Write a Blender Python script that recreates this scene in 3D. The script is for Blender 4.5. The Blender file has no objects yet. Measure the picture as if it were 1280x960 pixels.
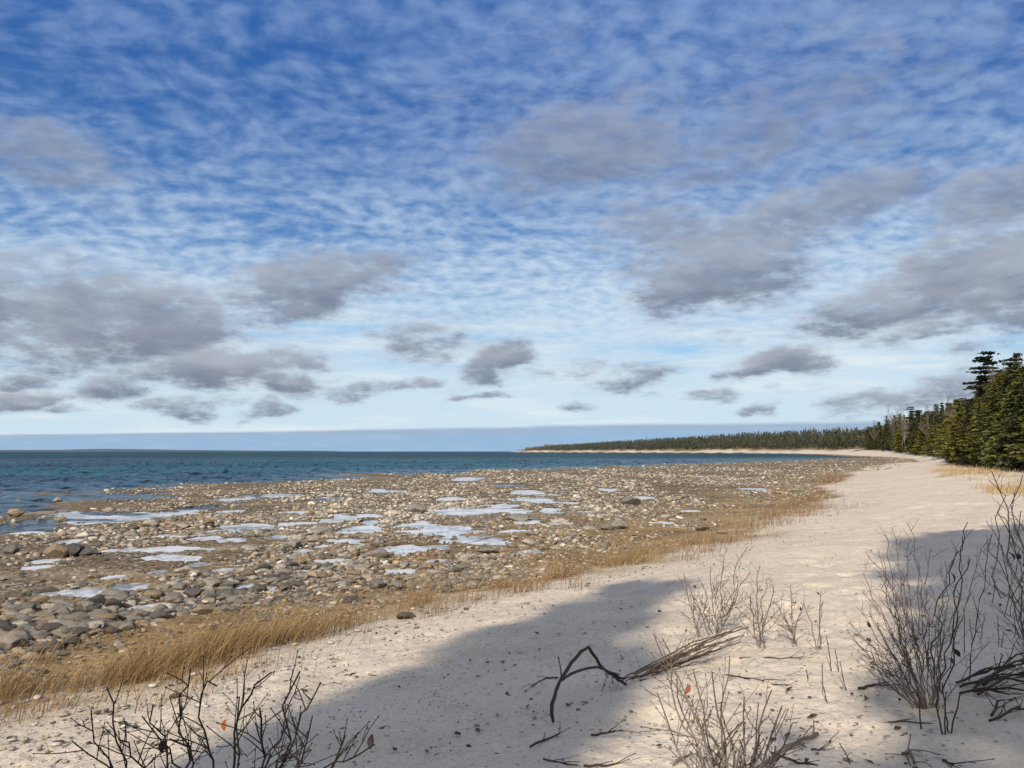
import bpy, bmesh, math, random
import numpy as np
from mathutils import Vector, noise as mnoise

random.seed(7)
RNG = np.random.default_rng(11)
scene = bpy.context.scene
COL = scene.collection
PI = math.pi
sin, cos, rad = math.sin, math.cos, math.radians

# ------------------------------------------------------------------ camera
F = 961.0
HZ = 564.3
PITCH = math.atan((HZ - 480.0) / F)
EYE = 3.0
cam_d = bpy.data.cameras.new("camera")
cam = bpy.data.objects.new("camera", cam_d)
COL.objects.link(cam)
cam.location = (0, 0, EYE)
cam.rotation_euler = (rad(90) + PITCH, 0, 0)
cam_d.sensor_width = 36.0
cam_d.lens = F / 1280.0 * 36.0
cam_d.clip_start = 0.05
cam_d.clip_end = 80000.0
scene.camera = cam


def pix_dir(px, py):
    xc = (px - 640.0) / F
    yc = (480.0 - py) / F
    return np.array([xc, cos(PITCH) - yc * sin(PITCH), sin(PITCH) + yc * cos(PITCH)])


def at(px, py, y):
    """point on the view ray at forward distance y"""
    d = pix_dir(px, py)
    return np.array([0, 0, EYE]) + d * (y / d[1])


def project(p):
    """world points (n,3) -> photo pixels, depth"""
    p = np.atleast_2d(p)
    x, y, z = p[:, 0], p[:, 1], p[:, 2] - EYE
    dep = y * cos(PITCH) + z * sin(PITCH)
    up = -y * sin(PITCH) + z * cos(PITCH)
    dep_s = np.where(dep > 0.01, dep, 0.01)
    return 640 + F * x / dep_s, 480 - F * up / dep_s, dep


# ------------------------------------------------------------------ numpy noise
def _hash(ix, iy, seed):
    h = (ix.astype(np.int64) * 374761393 + iy.astype(np.int64) * 668265263 + seed * 1442695041) & 0xFFFFFFFF
    h = ((h ^ (h >> 13)) * 1274126177) & 0xFFFFFFFF
    h = h ^ (h >> 16)
    return (h & 0xFFFFFF) / float(0xFFFFFF)


def vnoise(x, y, seed=0):
    x = np.asarray(x, float); y = np.asarray(y, float)
    ix = np.floor(x); iy = np.floor(y)
    fx = x - ix; fy = y - iy
    fx = fx * fx * fx * (fx * (fx * 6 - 15) + 10)
    fy = fy * fy * fy * (fy * (fy * 6 - 15) + 10)
    a = _hash(ix, iy, seed); b = _hash(ix + 1, iy, seed)
    c = _hash(ix, iy + 1, seed); d = _hash(ix + 1, iy + 1, seed)
    return (a + (b - a) * fx) * (1 - fy) + (c + (d - c) * fx) * fy - 0.5


def fbm(x, y, seed=0, octv=4, gain=0.5):
    s = 0; a = 1.0; f = 1.0
    for o in range(octv):
        s = s + a * vnoise(x * f + 17.3 * o, y * f - 9.1 * o, seed + o)
        a *= gain; f *= 2.03
    return s


def sstep(a, b, x):
    t = np.clip((x - a) / (b - a), 0, 1)
    return t * t * (3 - 2 * t)


# ------------------------------------------------------------------ coast lines
COAST = [(-3000, -420), (-300, -100), (-60, -24), (-20, -5), (-9.2, 3.2), (-5.4, 8.4), (-2.2, 13.1), (2.1, 18.2), (5.3, 22), (16.3, 42),
         (31, 73), (58, 127), (80, 155), (108, 205), (136, 260), (172, 350), (200, 430), (228, 520), (290, 700), (335, 900), (340, 1100), (305, 1300),
         (235, 1700), (120, 2200), (-15, 2800)]
LANDPOLY = COAST + [(150, 3100), (4000, 4500), (7000, 4500), (7000, -4000), (-3000, -4000)]
SHELF = [(-3000, -330), (-300, -60), (-62, -8), (-36, 10), (-21, 20), (-17.6, 28), (-20.5, 35), (-23, 44), (-27, 60), (-21, 74),
         (-9, 104), (31, 157), (88, 240), (138, 330), (186, 396)]
SHELFPOLY = SHELF + [(6000, 395), (6000, -4000), (-3000, -4000)]


def pip(x, y, poly):
    ins = np.zeros(x.shape, bool)
    n = len(poly)
    for i in range(n):
        x1, y1 = poly[i]; x2, y2 = poly[(i + 1) % n]
        if y1 == y2:
            continue
        c = ((y1 > y) != (y2 > y)) & (x < (x2 - x1) * (y - y1) / (y2 - y1) + x1)
        ins ^= c
    return ins


def linedist(x, y, line):
    best = np.full(x.shape, 1e12)
    for (x1, y1), (x2, y2) in zip(line[:-1], line[1:]):
        dx, dy = x2 - x1, y2 - y1
        L = dx * dx + dy * dy
        t = np.clip(((x - x1) * dx + (y - y1) * dy) / L, 0, 1)
        d = (x - x1 - t * dx) ** 2 + (y - y1 - t * dy) ** 2
        best = np.minimum(best, d)
    return np.sqrt(best)


def coast_dist(x, y):
    x = np.asarray(x, float); y = np.asarray(y, float)
    wob = fbm(x * 0.22, y * 0.22, 91, 3) * np.clip(np.hypot(x, y) * 0.05, 0.35, 2.6)
    d = linedist(x, y, COAST)
    return np.where(pip(x, y, LANDPOLY), d, -d) + wob


def shelf_dist(x, y):
    x = np.asarray(x, float); y = np.asarray(y, float)
    r = np.hypot(x, y)
    wob = fbm(x * 0.09, y * 0.09, 71, 3) * np.clip(r * 0.16, 2, 16)
    wob = wob + fbm(x * 0.45, y * 0.45, 75, 2) * 2.5
    d = linedist(x, y, SHELF)
    return np.where(pip(x, y, SHELFPOLY), d, -d) + wob


def terrain0(x, y, dc=None, ds=None):
    """height of the ground before the pools are carved"""
    x = np.asarray(x, float); y = np.asarray(y, float)
    if dc is None:
        dc = coast_dist(x, y)
    if ds is None:
        ds = shelf_dist(x, y)
    r = np.hypot(x, y)
    near = np.interp(dc, [0, 2, 5, 8, 12, 16, 22, 40, 120, 400], [.35, .62, .98, 1.28, 1.42, 1.55, 1.95, 2.9, 4.0, 8.0])
    far = np.interp(dc, [0, 8, 18, 40, 110, 230, 500, 1500], [.35, 2.0, 4.2, 6.5, 16., 28., 36., 50.])
    k = sstep(170, 520, y)
    land = near * (1 - k) + far * k
    # gentle dune undulation
    land = land + fbm(x * 0.11, y * 0.11, 5, 3) * 0.30 * sstep(1.0, 8.0, dc) * sstep(4.0, 14.0, r)
    land = land + fbm(x * 0.03, y * 0.03, 15, 3) * np.clip(dc * 0.05, 0, 4.0) * k
    flat = 0.055 + 0.12 * sstep(-26, -1, dc) + 0.20 * np.exp(np.clip(dc, -50, 0) / 1.6)
    flat = flat + fbm(x * 0.25, y * 0.12, 33, 3) * 0.07 * sstep(-1, -5, dc)
    off = 0.055 + np.clip(ds, -200, 0) * 0.030
    off = off + fbm(x * 0.16, y * 0.16, 37, 3) * 0.16
    m = sstep(-3.0, 3.0, ds)
    sea = off * (1 - m) + flat * m
    sea = np.maximum(sea, -2.5)
    # coasts with no rock shelf
    sea_far = np.clip(0.30 + dc * 0.03, -2.5, 0.35)
    kk = sstep(360, 470, y)
    sea = sea * (1 - kk) + sea_far * kk
    m = sstep(-0.25, 0.25, dc)
    return sea * (1 - m) + land * m


# pools of standing water on the flat: photo centre and half size
POOL_PX = [(540, 668, 56, 9), (598, 676, 40, 6), (515, 690, 38, 6), (436, 677, 27, 4.5), (415, 704, 26, 3.5),
           (505, 718, 24, 4), (198, 688, 48, 5), (212, 699, 38, 4), (300, 658, 40, 5), (330, 618, 32, 3.5),
           (428, 646, 24, 4.5), (600, 638, 44, 4.5), (652, 640, 18, 3), (520, 657, 34, 3.5), (165, 733, 32, 6),
           (188, 761, 20, 4), (312, 733, 14, 3), (96, 741, 40, 5), (755, 611, 14, 2.2), (588, 598, 18, 2),
           (412, 621, 16, 2.2), (862, 640, 15, 2), (665, 693, 14, 3), (120, 645, 62, 6), (205, 641, 40, 5),
           (88, 676, 20, 5), (30, 655, 44, 9), (60, 662, 30, 4), (480, 612, 22, 2.2), (700, 628, 26, 2.5),
           (255, 632, 24, 3), (700, 655, 14, 2), (380, 690, 16, 2.5), (560, 703, 12, 2.5), (945, 612, 16, 1.8),
           (800, 622, 18, 1.8), (590, 641, 30, 2.5), (110, 688, 22, 2.5), (140, 722, 22, 3), (228, 668, 26, 3), (450, 665, 20, 3), (690, 617, 20, 1.8), (370, 640, 22, 2.5), (345, 672, 18, 2.5), (830, 655, 12, 2), (735, 640, 16, 2), (560, 622, 22, 2), (290, 622, 20, 2), (640, 605, 20, 1.6), (60, 700, 16, 2.5), (250, 705, 18, 3), (640, 664, 18, 3)]
pr_ = random.Random(17)
for _ in range(34):
    POOL_PX.append((pr_.uniform(10, 720), pr_.uniform(612, 742), pr_.uniform(9, 30), pr_.uniform(1.6, 3.4)))
POOL_PX = [q_ for q_ in POOL_PX if q_[1] < 800 - .155 * q_[0] or q_[0] < 560]
POOLS = []


RAYS = 1.5 * 1.012 ** np.arange(600)


def ground_raw(px, py, hf):
    d = pix_dir(px, py)
    ys = RAYS
    for _ in range(3):
        P = np.array([0, 0, EYE])[None] + d[None] * (ys / d[1])[:, None]
        below = P[:, 2] <= hf(P[:, 0], P[:, 1])
        k = int(np.argmax(below)) if below.any() else len(ys) - 1
        a, b = ys[max(k - 1, 0)], ys[k]
        ys = np.linspace(a, b, 12)
    return P[k] * 0 + np.array([0, 0, EYE]) + d * (b / d[1])


def flat_at(px, py, z=0.12):
    d = pix_dir(px, py)
    t = (z - EYE) / d[2]
    return np.array([0, 0, EYE]) + d * t


for (px, py, hw, hh) in POOL_PX:
    c = flat_at(px, py, 0.11)
    a = hw / F * c[1]
    b = hh * c[1] ** 2 / ((EYE - 0.11) * F) * 1.08
    POOLS.append([c[0], c[1], a * 1.08, b, 0.0])
for p in POOLS:
    zz = terrain0(p[0] + np.array([0, .5, -.5, 0, 0]) * p[2], p[1] + np.array([0, 0, 0, .5, -.5]) * p[3])
    p[4] = float(np.mean(zz)) - 0.035


def pool_mask(x, y):
    """1 well inside a pool, 0 outside, and the level there"""
    m = np.zeros(np.shape(x)); lev = np.zeros(np.shape(x))
    for i, (cx, cy, a, b, z) in enumerate(POOLS):
        sel = (np.abs(x - cx) < a * 1.9) & (np.abs(y - cy) < b * 1.9)
        if not sel.any():
            continue
        X_, Y_ = x[sel], y[sel]
        dx = (X_ - cx) / a; dy = (Y_ - cy) / b
        q = np.sqrt(dx * dx + dy * dy) + fbm(X_ * 0.9 / max(a, 0.8), Y_ * 0.9 / max(b * 0.6, 0.8), 50 + i, 5, .62) * 0.95
        v = 1 - sstep(0.74, 1.0, q)
        ms = m[sel]
        lev[sel] = np.where(v > ms, z, lev[sel])
        m[sel] = np.maximum(ms, v)
    return m, lev


def H(x, y, full=False):
    x = np.asarray(x, float); y = np.asarray(y, float)
    dc = coast_dist(x, y); ds = shelf_dist(x, y)
    z = terrain0(x, y, dc, ds)
    m, lev = pool_mask(x, y)
    z = z * (1 - m) + np.minimum(z, lev - 0.07) * m
    if full:
        return z, dc, ds, m
    return z


def G(px, py):
    return ground_raw(px, py, H)


def ground_z(x, y):
    return float(H(np.array([x]), np.array([y]))[0])


# ------------------------------------------------------------------ object helpers
def tag(o, label=None, cat=None, group=None, kind=None):
    if label: o["label"] = label
    if cat: o["category"] = cat
    if group: o["group"] = group
    if kind: o["kind"] = kind
    return o


def link(o, parent=None):
    COL.objects.link(o)
    if parent is not None:
        o.parent = parent
    return o


def empty(name, loc, label, cat, group=None):
    o = bpy.data.objects.new(name, None)
    o.empty_display_size = 0.2
    o.location = [float(v) for v in loc]
    link(o)
    return tag(o, label, cat, group)


def np_mesh(name, v, faces, mat=None, smooth=False, col=None, floats=None):
    """faces: (n,k) int array, one k for all, or list of such arrays"""
    v = np.asarray(v, np.float32)
    if not isinstance(faces, list):
        faces = [faces]
    me = bpy.data.meshes.new(name)
    me.vertices.add(len(v))
    me.vertices.foreach_set("co", v.ravel())
    nl = sum(f.size for f in faces); nf = sum(len(f) for f in faces)
    me.loops.add(nl); me.polygons.add(nf)
    me.loops.foreach_set("vertex_index", np.concatenate([f.ravel() for f in faces]).astype(np.int32))
    starts = []; s = 0
    for f in faces:
        starts.append(s + np.arange(len(f)) * f.shape[1]); s += f.size
    me.polygons.foreach_set("loop_start", np.concatenate(starts).astype(np.int32))
    if smooth:
        me.polygons.foreach_set("use_smooth", np.ones(nf, bool))
    if col is not None:
        a = me.attributes.new("Col", 'FLOAT_COLOR', 'POINT')
        c = np.ones((len(v), 4), np.float32); c[:, :3] = col
        a.data.foreach_set("color", c.ravel())
    for k, val in (floats or {}).items():
        a = me.attributes.new(k, 'FLOAT', 'POINT')
        a.data.foreach_set("value", np.asarray(val, np.float32))
    me.update(calc_edges=True)
    me.validate(verbose=False)
    if mat: me.materials.append(mat)
    return me


def mesh_obj(name, me, parent=None, loc=(0, 0, 0)):
    o = bpy.data.objects.new(name, me)
    o.location = [float(t) for t in loc]
    return link(o, parent)


# ------------------------------------------------------------------ node helpers
class NT:
    def __init__(self, tree):
        self.t = tree; self.n = tree.nodes; self.l = tree.links

    def new(self, typ, **kw):
        nd = self.n.new(typ)
        for k, v in kw.items():
            setattr(nd, k, v)
        return nd

    def put(self, sock, v):
        if isinstance(v, bpy.types.NodeSocket):
            self.l.new(v, sock)
        elif v is not None:
            if sock.type == 'RGBA' and len(v) == 3:
                v = (*v, 1)
            sock.default_value = v

    def math(self, op, a, b=None, c=None, clamp=False):
        nd = self.new('ShaderNodeMath', operation=op, use_clamp=clamp)
        self.put(nd.inputs[0], a)
        if b is not None: self.put(nd.inputs[1], b)
        if c is not None: self.put(nd.inputs[2], c)
        return nd.outputs[0]

    def vmath(self, op, a, b=None, c=None):
        nd = self.new('ShaderNodeVectorMath', operation=op)
        self.put(nd.inputs[0], a)
        if b is not None: self.put(nd.inputs[1], b)
        if c is not None: self.put(nd.inputs[2], c)
        return nd.outputs['Value'] if op in ('LENGTH', 'DOT_PRODUCT') else nd.outputs[0]

    def mapr(self, v, a, b, c=0.0, d=1.0, typ='SMOOTHSTEP'):
        nd = self.new('ShaderNodeMapRange', interpolation_type=typ, clamp=True) if typ == 'LINEAR' else self.new('ShaderNodeMapRange', interpolation_type=typ)
        for i, x in enumerate((v, a, b, c, d)):
            self.put(nd.inputs[i], x)
        return nd.outputs[0]

    def mix(self, f, a, b, blend='MIX'):
        nd = self.new('ShaderNodeMix', data_type='RGBA', blend_type=blend)
        self.put(nd.inputs[0], f); self.put(nd.inputs[6], a); self.put(nd.inputs[7], b)
        return nd.outputs[2]

    def noise(self, vec, scale, detail=3, rough=0.5, dist=0.0, out=0):
        nd = self.new('ShaderNodeTexNoise')
        self.put(nd.inputs['Vector'], vec)
        self.put(nd.inputs['Scale'], scale); self.put(nd.inputs['Detail'], float(detail))
        self.put(nd.inputs['Roughness'], rough); self.put(nd.inputs['Distortion'], dist)
        return nd.outputs[out]

    def voro(self, vec, scale, feature='F1', out='Distance', rand=1.0):
        nd = self.new('ShaderNodeTexVoronoi', feature=feature)
        self.put(nd.inputs['Vector'], vec); self.put(nd.inputs['Scale'], scale)
        self.put(nd.inputs['Randomness'], rand)
        return nd.outputs[out]

    def comb(self, x, y, z):
        nd = self.new('ShaderNodeCombineXYZ')
        for i, v in enumerate((x, y, z)): self.put(nd.inputs[i], v)
        return nd.outputs[0]

    def sep(self, v):
        nd = self.new('ShaderNodeSeparateXYZ'); self.put(nd.inputs[0], v)
        return nd.outputs

    def attr(self, name):
        return self.new('ShaderNodeAttribute', attribute_name=name)

    def bump(self, h, strength=0.5, dist=0.02, normal=None):
        nd = self.new('ShaderNodeBump')
        self.put(nd.inputs['Strength'], strength); self.put(nd.inputs['Distance'], dist)
        self.put(nd.inputs['Height'], h)
        if normal is not None: self.put(nd.inputs['Normal'], normal)
        return nd.outputs[0]


def material(name):
    m = bpy.data.materials.new(name)
    m.use_nodes = True
    nt = NT(m.node_tree)
    b = next(n for n in nt.n if n.type == 'BSDF_PRINCIPLED')
    return m, nt, b


def pos(nt):
    return nt.new('ShaderNodeNewGeometry').outputs['Position']


def objco(nt):
    return nt.new('ShaderNodeTexCoord').outputs['Object']


# ------------------------------------------------------------------ materials
def mat_ground():
    m, nt, b = material("ground_material")
    P = pos(nt)
    dc = nt.attr("dc").outputs['Fac']
    veg = nt.attr("veg").outputs['Fac']
    wet = nt.attr("wet").outputs['Fac']
    # sand
    n1 = nt.noise(P, 1.3, 5, 0.6)
    n2 = nt.noise(P, 38, 4, 0.7)
    n3 = nt.noise(P, 0.25, 3, 0.5)
    sand = nt.mix(nt.mapr(n1, .3, .7), (0.59, 0.51, 0.41), (0.71, 0.63, 0.52))
    sand = nt.mix(nt.mapr(n2, .35, .65, 0, .5), sand, (0.38, 0.31, 0.235))
    sand = nt.mix(nt.mapr(n3, .4, .7, 0, .4), sand, (0.64, 0.555, 0.455))
    # shell and pebble flecks, thicker near the water
    near_edge = nt.mapr(dc, 7.0, 0.5)
    vd = nt.new('ShaderNodeTexVoronoi'); nt.put(vd.inputs['Vector'], P); nt.put(vd.inputs['Scale'], 26.0)
    fl = nt.mapr(vd.outputs['Distance'], .36, .22)
    sel = nt.sep(vd.outputs['Color'])
    amount = nt.mapr(near_edge, 0, 1, .80, .22, 'LINEAR')
    on = nt.math('GREATER_THAN', sel[0], amount)
    flmask = nt.math('MULTIPLY', fl, on)
    fc = nt.mix(nt.mapr(sel[1], .25, .75), (0.20, 0.17, 0.14), (0.68, 0.63, 0.56))
    sand = nt.mix(nt.math('MULTIPLY', flmask, .85), sand, fc)
    litter = nt.math('MULTIPLY', nt.mapr(nt.noise(P, 11, 4, .65), .64, .72), nt.mapr(nt.noise(P, .55, 3, .5), .42, .62))
    sand = nt.mix(nt.math('MULTIPLY', litter, .65), sand, (0.13, 0.095, 0.065))
    wv = nt.comb(nt.math('MULTIPLY', dc, 2.6), nt.math('MULTIPLY', nt.sep(P)[1], .55), 0.0)
    wr = nt.math('MULTIPLY', nt.mapr(nt.noise(wv, 1.6, 5, .7), .56, .66), nt.mapr(dc, 5.5, 1.0))
    wr = nt.math('MULTIPLY', wr, nt.mapr(nt.noise(P, 7, 4, .7), .42, .60))
    sand = nt.mix(nt.math('MULTIPLY', wr, .6), sand, (0.20, 0.145, 0.09))
    # rock flat: cobbles, silt, algae
    c1 = nt.voro(P, 5.0); c2 = nt.voro(P, 13.0)
    cc = nt.new('ShaderNodeTexVoronoi'); nt.put(cc.inputs['Vector'], P); nt.put(cc.inputs['Scale'], 9.0)
    cell = nt.sep(cc.outputs['Color'])
    flat = nt.mix(nt.mapr(cell[0], .2, .9), (0.085, 0.066, 0.044), (0.335, 0.285, 0.21))
    flat = nt.mix(nt.mapr(nt.noise(P, .35, 4, .6), .40, .62, 0, .75), flat, (0.215, 0.145, 0.078))
    flat = nt.mix(nt.mapr(nt.noise(P, 1.1, 4, .6), .5, .68, 0, .65), flat, (0.11, 0.088, 0.058))
    flat = nt.mix(nt.mapr(cc.outputs['Distance'], .45, .7, 0, .7), flat, (0.07, 0.055, 0.038))
    flat = nt.mix(nt.math('MULTIPLY', nt.mapr(dc, -11, -2), nt.mapr(nt.noise(P, .5, 3, .6), .38, .6, .25, .8)), flat, (0.33, 0.215, 0.095))
    sk = nt.noise(nt.vmath('MULTIPLY', P, (.10, .22, 1)), 1.6, 5, .65)
    flat = nt.mix(nt.mapr(sk, .5, .66, 0, .6), flat, (0.36, 0.31, 0.225))
    flat = nt.mix(nt.mapr(sk, .46, .34, 0, .6), flat, (0.085, 0.062, 0.036))
    wob = nt.math('ADD', dc, nt.mapr(nt.noise(P, 1.6, 4, .6), 0, 1, -1.2, 1.2, 'LINEAR'))
    isand = nt.mapr(wob, -0.5, 0.7)
    col = nt.mix(isand, flat, sand)
    thatch = nt.mix(nt.noise(P, 6, 4, .6), (0.22, 0.14, 0.055), (0.40, 0.29, 0.145))
    gl = nt.math('MULTIPLY', nt.mapr(nt.math('ABSOLUTE', nt.math('ADD', dc, .2)), 2.6, .6), nt.mapr(nt.noise(P, .8, 3, .6), .36, .58))
    gl = nt.math('MULTIPLY', gl, nt.attr("grassy").outputs['Fac'])
    col = nt.mix(nt.math('MULTIPLY', gl, .85), col, thatch)
    # ground under trees and dry dune grass
    vcol = nt.mix(nt.noise(P, .9, 4, .6), (0.10, 0.072, 0.035), (0.30, 0.21, 0.10))
    col = nt.mix(veg, col, vcol)
    col = nt.mix(wet, col, (0.045, 0.038, 0.026))
    nt.put(b.inputs['Base Color'], col)
    nt.put(b.inputs['Roughness'], nt.mapr(wet, 0, 1, .95, .35, 'LINEAR'))
    b.inputs['Specular IOR Level'].default_value = 0.2
    hs = nt.math('ADD', nt.math('MULTIPLY', nt.noise(P, 16, 5, .65), 1.0), nt.math('MULTIPLY', flmask, .55))
    hs = nt.math('ADD', hs, nt.math('MULTIPLY', nt.noise(P, 3.2, 4, .6), 1.6))
    hf = nt.math('ADD', nt.math('MULTIPLY', c1, -2.2), nt.math('MULTIPLY', c2, -1.3))
    hh = nt.new('ShaderNodeMix', data_type='FLOAT')
    nt.put(hh.inputs[0], isand); nt.put(hh.inputs[2], hf); nt.put(hh.inputs[3], hs)
    nt.put(b.inputs['Normal'], nt.bump(hh.outputs[0], .75, .028))
    return m


def mat_water(name, deep, rough, bumps, spec=0.5):
    m, nt, b = material(name)
    P = pos(nt)
    if bumps:
        mp = nt.new('ShaderNodeMapping'); nt.put(mp.inputs['Vector'], P)
        mp.inputs['Rotation'].default_value = (0, 0, rad(12))
        mp.inputs['Scale'].default_value = (0.55, 1.0, 1.0)
        V = mp.outputs[0]
        h = nt.math('ADD', nt.math('MULTIPLY', nt.noise(V, 2.4, 4, .6), .12), nt.math('MULTIPLY', nt.noise(V, .5, 3, .5), .34))
        nt.put(b.inputs['Normal'], nt.bump(h, 1.0, 1.0))
        mp2 = nt.new('ShaderNodeMapping'); nt.put(mp2.inputs['Vector'], P)
        mp2.inputs['Scale'].default_value = (0.010, 0.028, 1.0)
        k = nt.noise(mp2.outputs[0], 1.0, 4, .6)
        col = nt.mix(nt.mapr(k, .36, .64), deep, tuple(d * q for d, q in zip(deep, (1.2, 1.9, 1.6))))
        vd_ = nt.vmath('MULTIPLY', P, (.55, .16, 1))
        k2 = nt.math('MAXIMUM', nt.mapr(nt.noise(V, .33, 5, .7), .56, .70), nt.mapr(nt.noise(vd_, 1.5, 4, .65), .55, .64))
        col = nt.mix(nt.math('MULTIPLY', nt.mapr(nt.noise(vd_, 2.3, 4, .65), .55, .66), .6), col, (0.055, 0.11, 0.145))  # light wave flecks painted into the colour
        col = nt.mix(nt.math('MULTIPLY', k2, .75), col, (0.004, 0.010, 0.018))  # dark dashes of wave faces painted into the colour
        col = nt.mix(nt.mapr(nt.attr('crest').outputs['Fac'], .75, .15, 0, .8), col, (0.004, 0.012, 0.022))  # troughs between waves darkened in the colour as shading
        nt.put(b.inputs['Base Color'], col)
    else:
        h = nt.noise(P, 6.0, 3, .5)
        nt.put(b.inputs['Normal'], nt.bump(h, .12, .01))
        nt.put(b.inputs['Base Color'], deep)
    b.inputs['Roughness'].default_value = rough
    b.inputs['IOR'].default_value = 1.33
    b.inputs['Specular IOR Level'].default_value = spec
    if bumps:
        # a wind roughened surface mirrors far less at grazing angles than flat water
        df = nt.new('ShaderNodeBsdfDiffuse'); nt.put(df.inputs['Color'], col)
        gl = nt.new('ShaderNodeBsdfGlossy'); gl.inputs['Roughness'].default_value = .13
        nb = b.inputs['Normal'].links[0].from_socket
        nt.l.new(nb, df.inputs['Normal']); nt.l.new(nb, gl.inputs['Normal'])
        fr = nt.new('ShaderNodeFresnel'); fr.inputs['IOR'].default_value = 1.33; nt.l.new(nb, fr.inputs['Normal'])
        mx = nt.new('ShaderNodeMixShader')
        calm = nt.attr('calm').outputs['Fac']
        rfm = nt.mapr(k2, 0, 1, 1.0, .35)
        nt.put(mx.inputs[0], nt.math('MULTIPLY', rfm, nt.mapr(fr.outputs[0], 0.02, 1.0, .02, nt.math('MULTIPLY', nt.mapr(calm, 0, 1, .42, 1.0, 'LINEAR'), nt.mapr(nt.vmath('LENGTH', P), 130.0, 500.0, 1.0, .36)), 'LINEAR')))
        nt.l.new(df.outputs[0], mx.inputs[1]); nt.l.new(gl.outputs[0], mx.inputs[2])
        out = next(n for n in nt.n if n.type == 'OUTPUT_MATERIAL')
        nt.l.new(mx.outputs[0], out.inputs[0])
    return m


def mat_rock(name, base=None):
    m, nt, b = material(name)
    if base is None:
        col = nt.attr("Col").outputs['Color']; C = pos(nt); s = 1.0
    else:
        C = objco(nt)
        rnd = nt.new('ShaderNodeObjectInfo').outputs['Random']
        C2 = nt.vmath('ADD', C, nt.comb(nt.math('MULTIPLY', rnd, 37.0), nt.math('MULTIPLY', rnd, 91.0), 0.0))
        C = C2
        col = nt.mix(nt.mapr(rnd, 0, 1, 0, 1, 'LINEAR'), tuple(q * .75 for q in base), tuple(min(q * 1.22, .62) for q in base))
    k = 5.0 if base is None else 2.6
    n = nt.noise(C, k, 5, .65)
    col = nt.mix(nt.mapr(n, .35, .7, 0, .55), col, nt.mix(.65, col, (0.06, 0.05, 0.036)))
    n2 = nt.noise(C, k * 4, 4, .7)
    col = nt.mix(nt.mapr(n2, .55, .7, 0, .45), col, nt.mix(.6, col, (0.52, 0.48, 0.41)))
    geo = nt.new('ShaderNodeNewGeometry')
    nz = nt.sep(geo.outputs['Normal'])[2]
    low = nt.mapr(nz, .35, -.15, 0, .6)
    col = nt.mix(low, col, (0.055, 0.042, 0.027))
    nt.put(b.inputs['Base Color'], col)
    b.inputs['Roughness'].default_value = .9
    b.inputs['Specular IOR Level'].default_value = .25
    nt.put(b.inputs['Normal'], nt.bump(nt.math('ADD', n, nt.math('MULTIPLY', n2, .4)), .7, .03 if base is None else .12))
    return m


def mat_attr(name, rough=.8, trans=0.0, spec=.2, noise_scale=None):
    m, nt, b = material(name)
    col = nt.attr("Col").outputs['Color']
    if noise_scale:
        n = nt.noise(pos(nt), noise_scale, 4, .6)
        col = nt.mix(nt.mapr(n, .3, .7, 0, .5), col, nt.mix(.5, col, (0.02, 0.015, 0.01)))
    nt.put(b.inputs['Base Color'], col)
    b.inputs['Roughness'].default_value = rough
    b.inputs['Specular IOR Level'].default_value = spec
    if trans:
        tr = nt.new('ShaderNodeBsdfTranslucent'); nt.put(tr.inputs['Color'], col)
        mx = nt.new('ShaderNodeMixShader'); mx.inputs[0].default_value = trans
        out = next(n for n in nt.n if n.type == 'OUTPUT_MATERIAL')
        nt.l.new(b.outputs[0], mx.inputs[1]); nt.l.new(tr.outputs[0], mx.inputs[2]); nt.l.new(mx.outputs[0], out.inputs[0])
    return m


def mat_bark(name, c1, c2, scale=30):
    m, nt, b = material(name)
    P = objco(nt)
    mp = nt.new('ShaderNodeMapping'); nt.put(mp.inputs['Vector'], P)
    mp.inputs['Scale'].default_value = (1, 1, .3)
    n = nt.noise(mp.outputs[0], scale, 5, .65)
    nt.put(b.inputs['Base Color'], nt.mix(nt.mapr(n, .32, .68), c1, c2))
    b.inputs['Roughness'].default_value = .9
    b.inputs['Specular IOR Level'].default_value = .15
    nt.put(b.inputs['Normal'], nt.bump(n, .6, .004))
    return m


def mat_ice():
    m, nt, b = material("thin_ice_material")
    P = pos(nt)
    n = nt.noise(P, .55, 5, .6)
    f = nt.noise(nt.vmath('MULTIPLY', P, (1, .5, 1)), 4.5, 5, .7)
    k = nt.mapr(nt.math('ADD', nt.math('MULTIPLY', n, .62), nt.math('MULTIPLY', f, .38)), .40, .55)
    nt.put(b.inputs['Base Color'], nt.mix(k, (0.14, 0.145, 0.15), (0.66, 0.685, 0.71)))
    nt.put(b.inputs['Roughness'], nt.mapr(k, 0, 1, .06, .30, 'LINEAR'))
    b.inputs['IOR'].default_value = 1.31
    b.inputs['Specular IOR Level'].default_value = .6
    nt.put(b.inputs['Normal'], nt.bump(n, .06, .01))
    return m


M_GROUND = mat_ground()
M_LAKE = mat_water("lake_water_material", (0.024, 0.058, 0.094), .10, True, .34)
M_POOL = mat_ice()
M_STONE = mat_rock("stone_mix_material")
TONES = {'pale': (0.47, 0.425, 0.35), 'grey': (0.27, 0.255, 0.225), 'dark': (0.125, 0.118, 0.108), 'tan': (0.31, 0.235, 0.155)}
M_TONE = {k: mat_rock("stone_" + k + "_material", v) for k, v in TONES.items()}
M_GRASS = mat_attr("dry_grass_material", .7, .35)
M_FOL = mat_attr("foliage_material", .75, .22)
M_FAR = mat_attr("far_forest_material", .9)
M_TRUNK = mat_bark("trunk_bark_material", (0.055, 0.045, 0.036), (0.15, 0.125, 0.10), 9)
M_PALEBARK = mat_bark("pale_bark_material", (0.10, 0.085, 0.072), (0.24, 0.21, 0.18), 14)
M_TWIG = mat_attr("twig_material", .8, noise_scale=120)
M_DRIFT = mat_attr("driftwood_material", .85, noise_scale=90)
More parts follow.
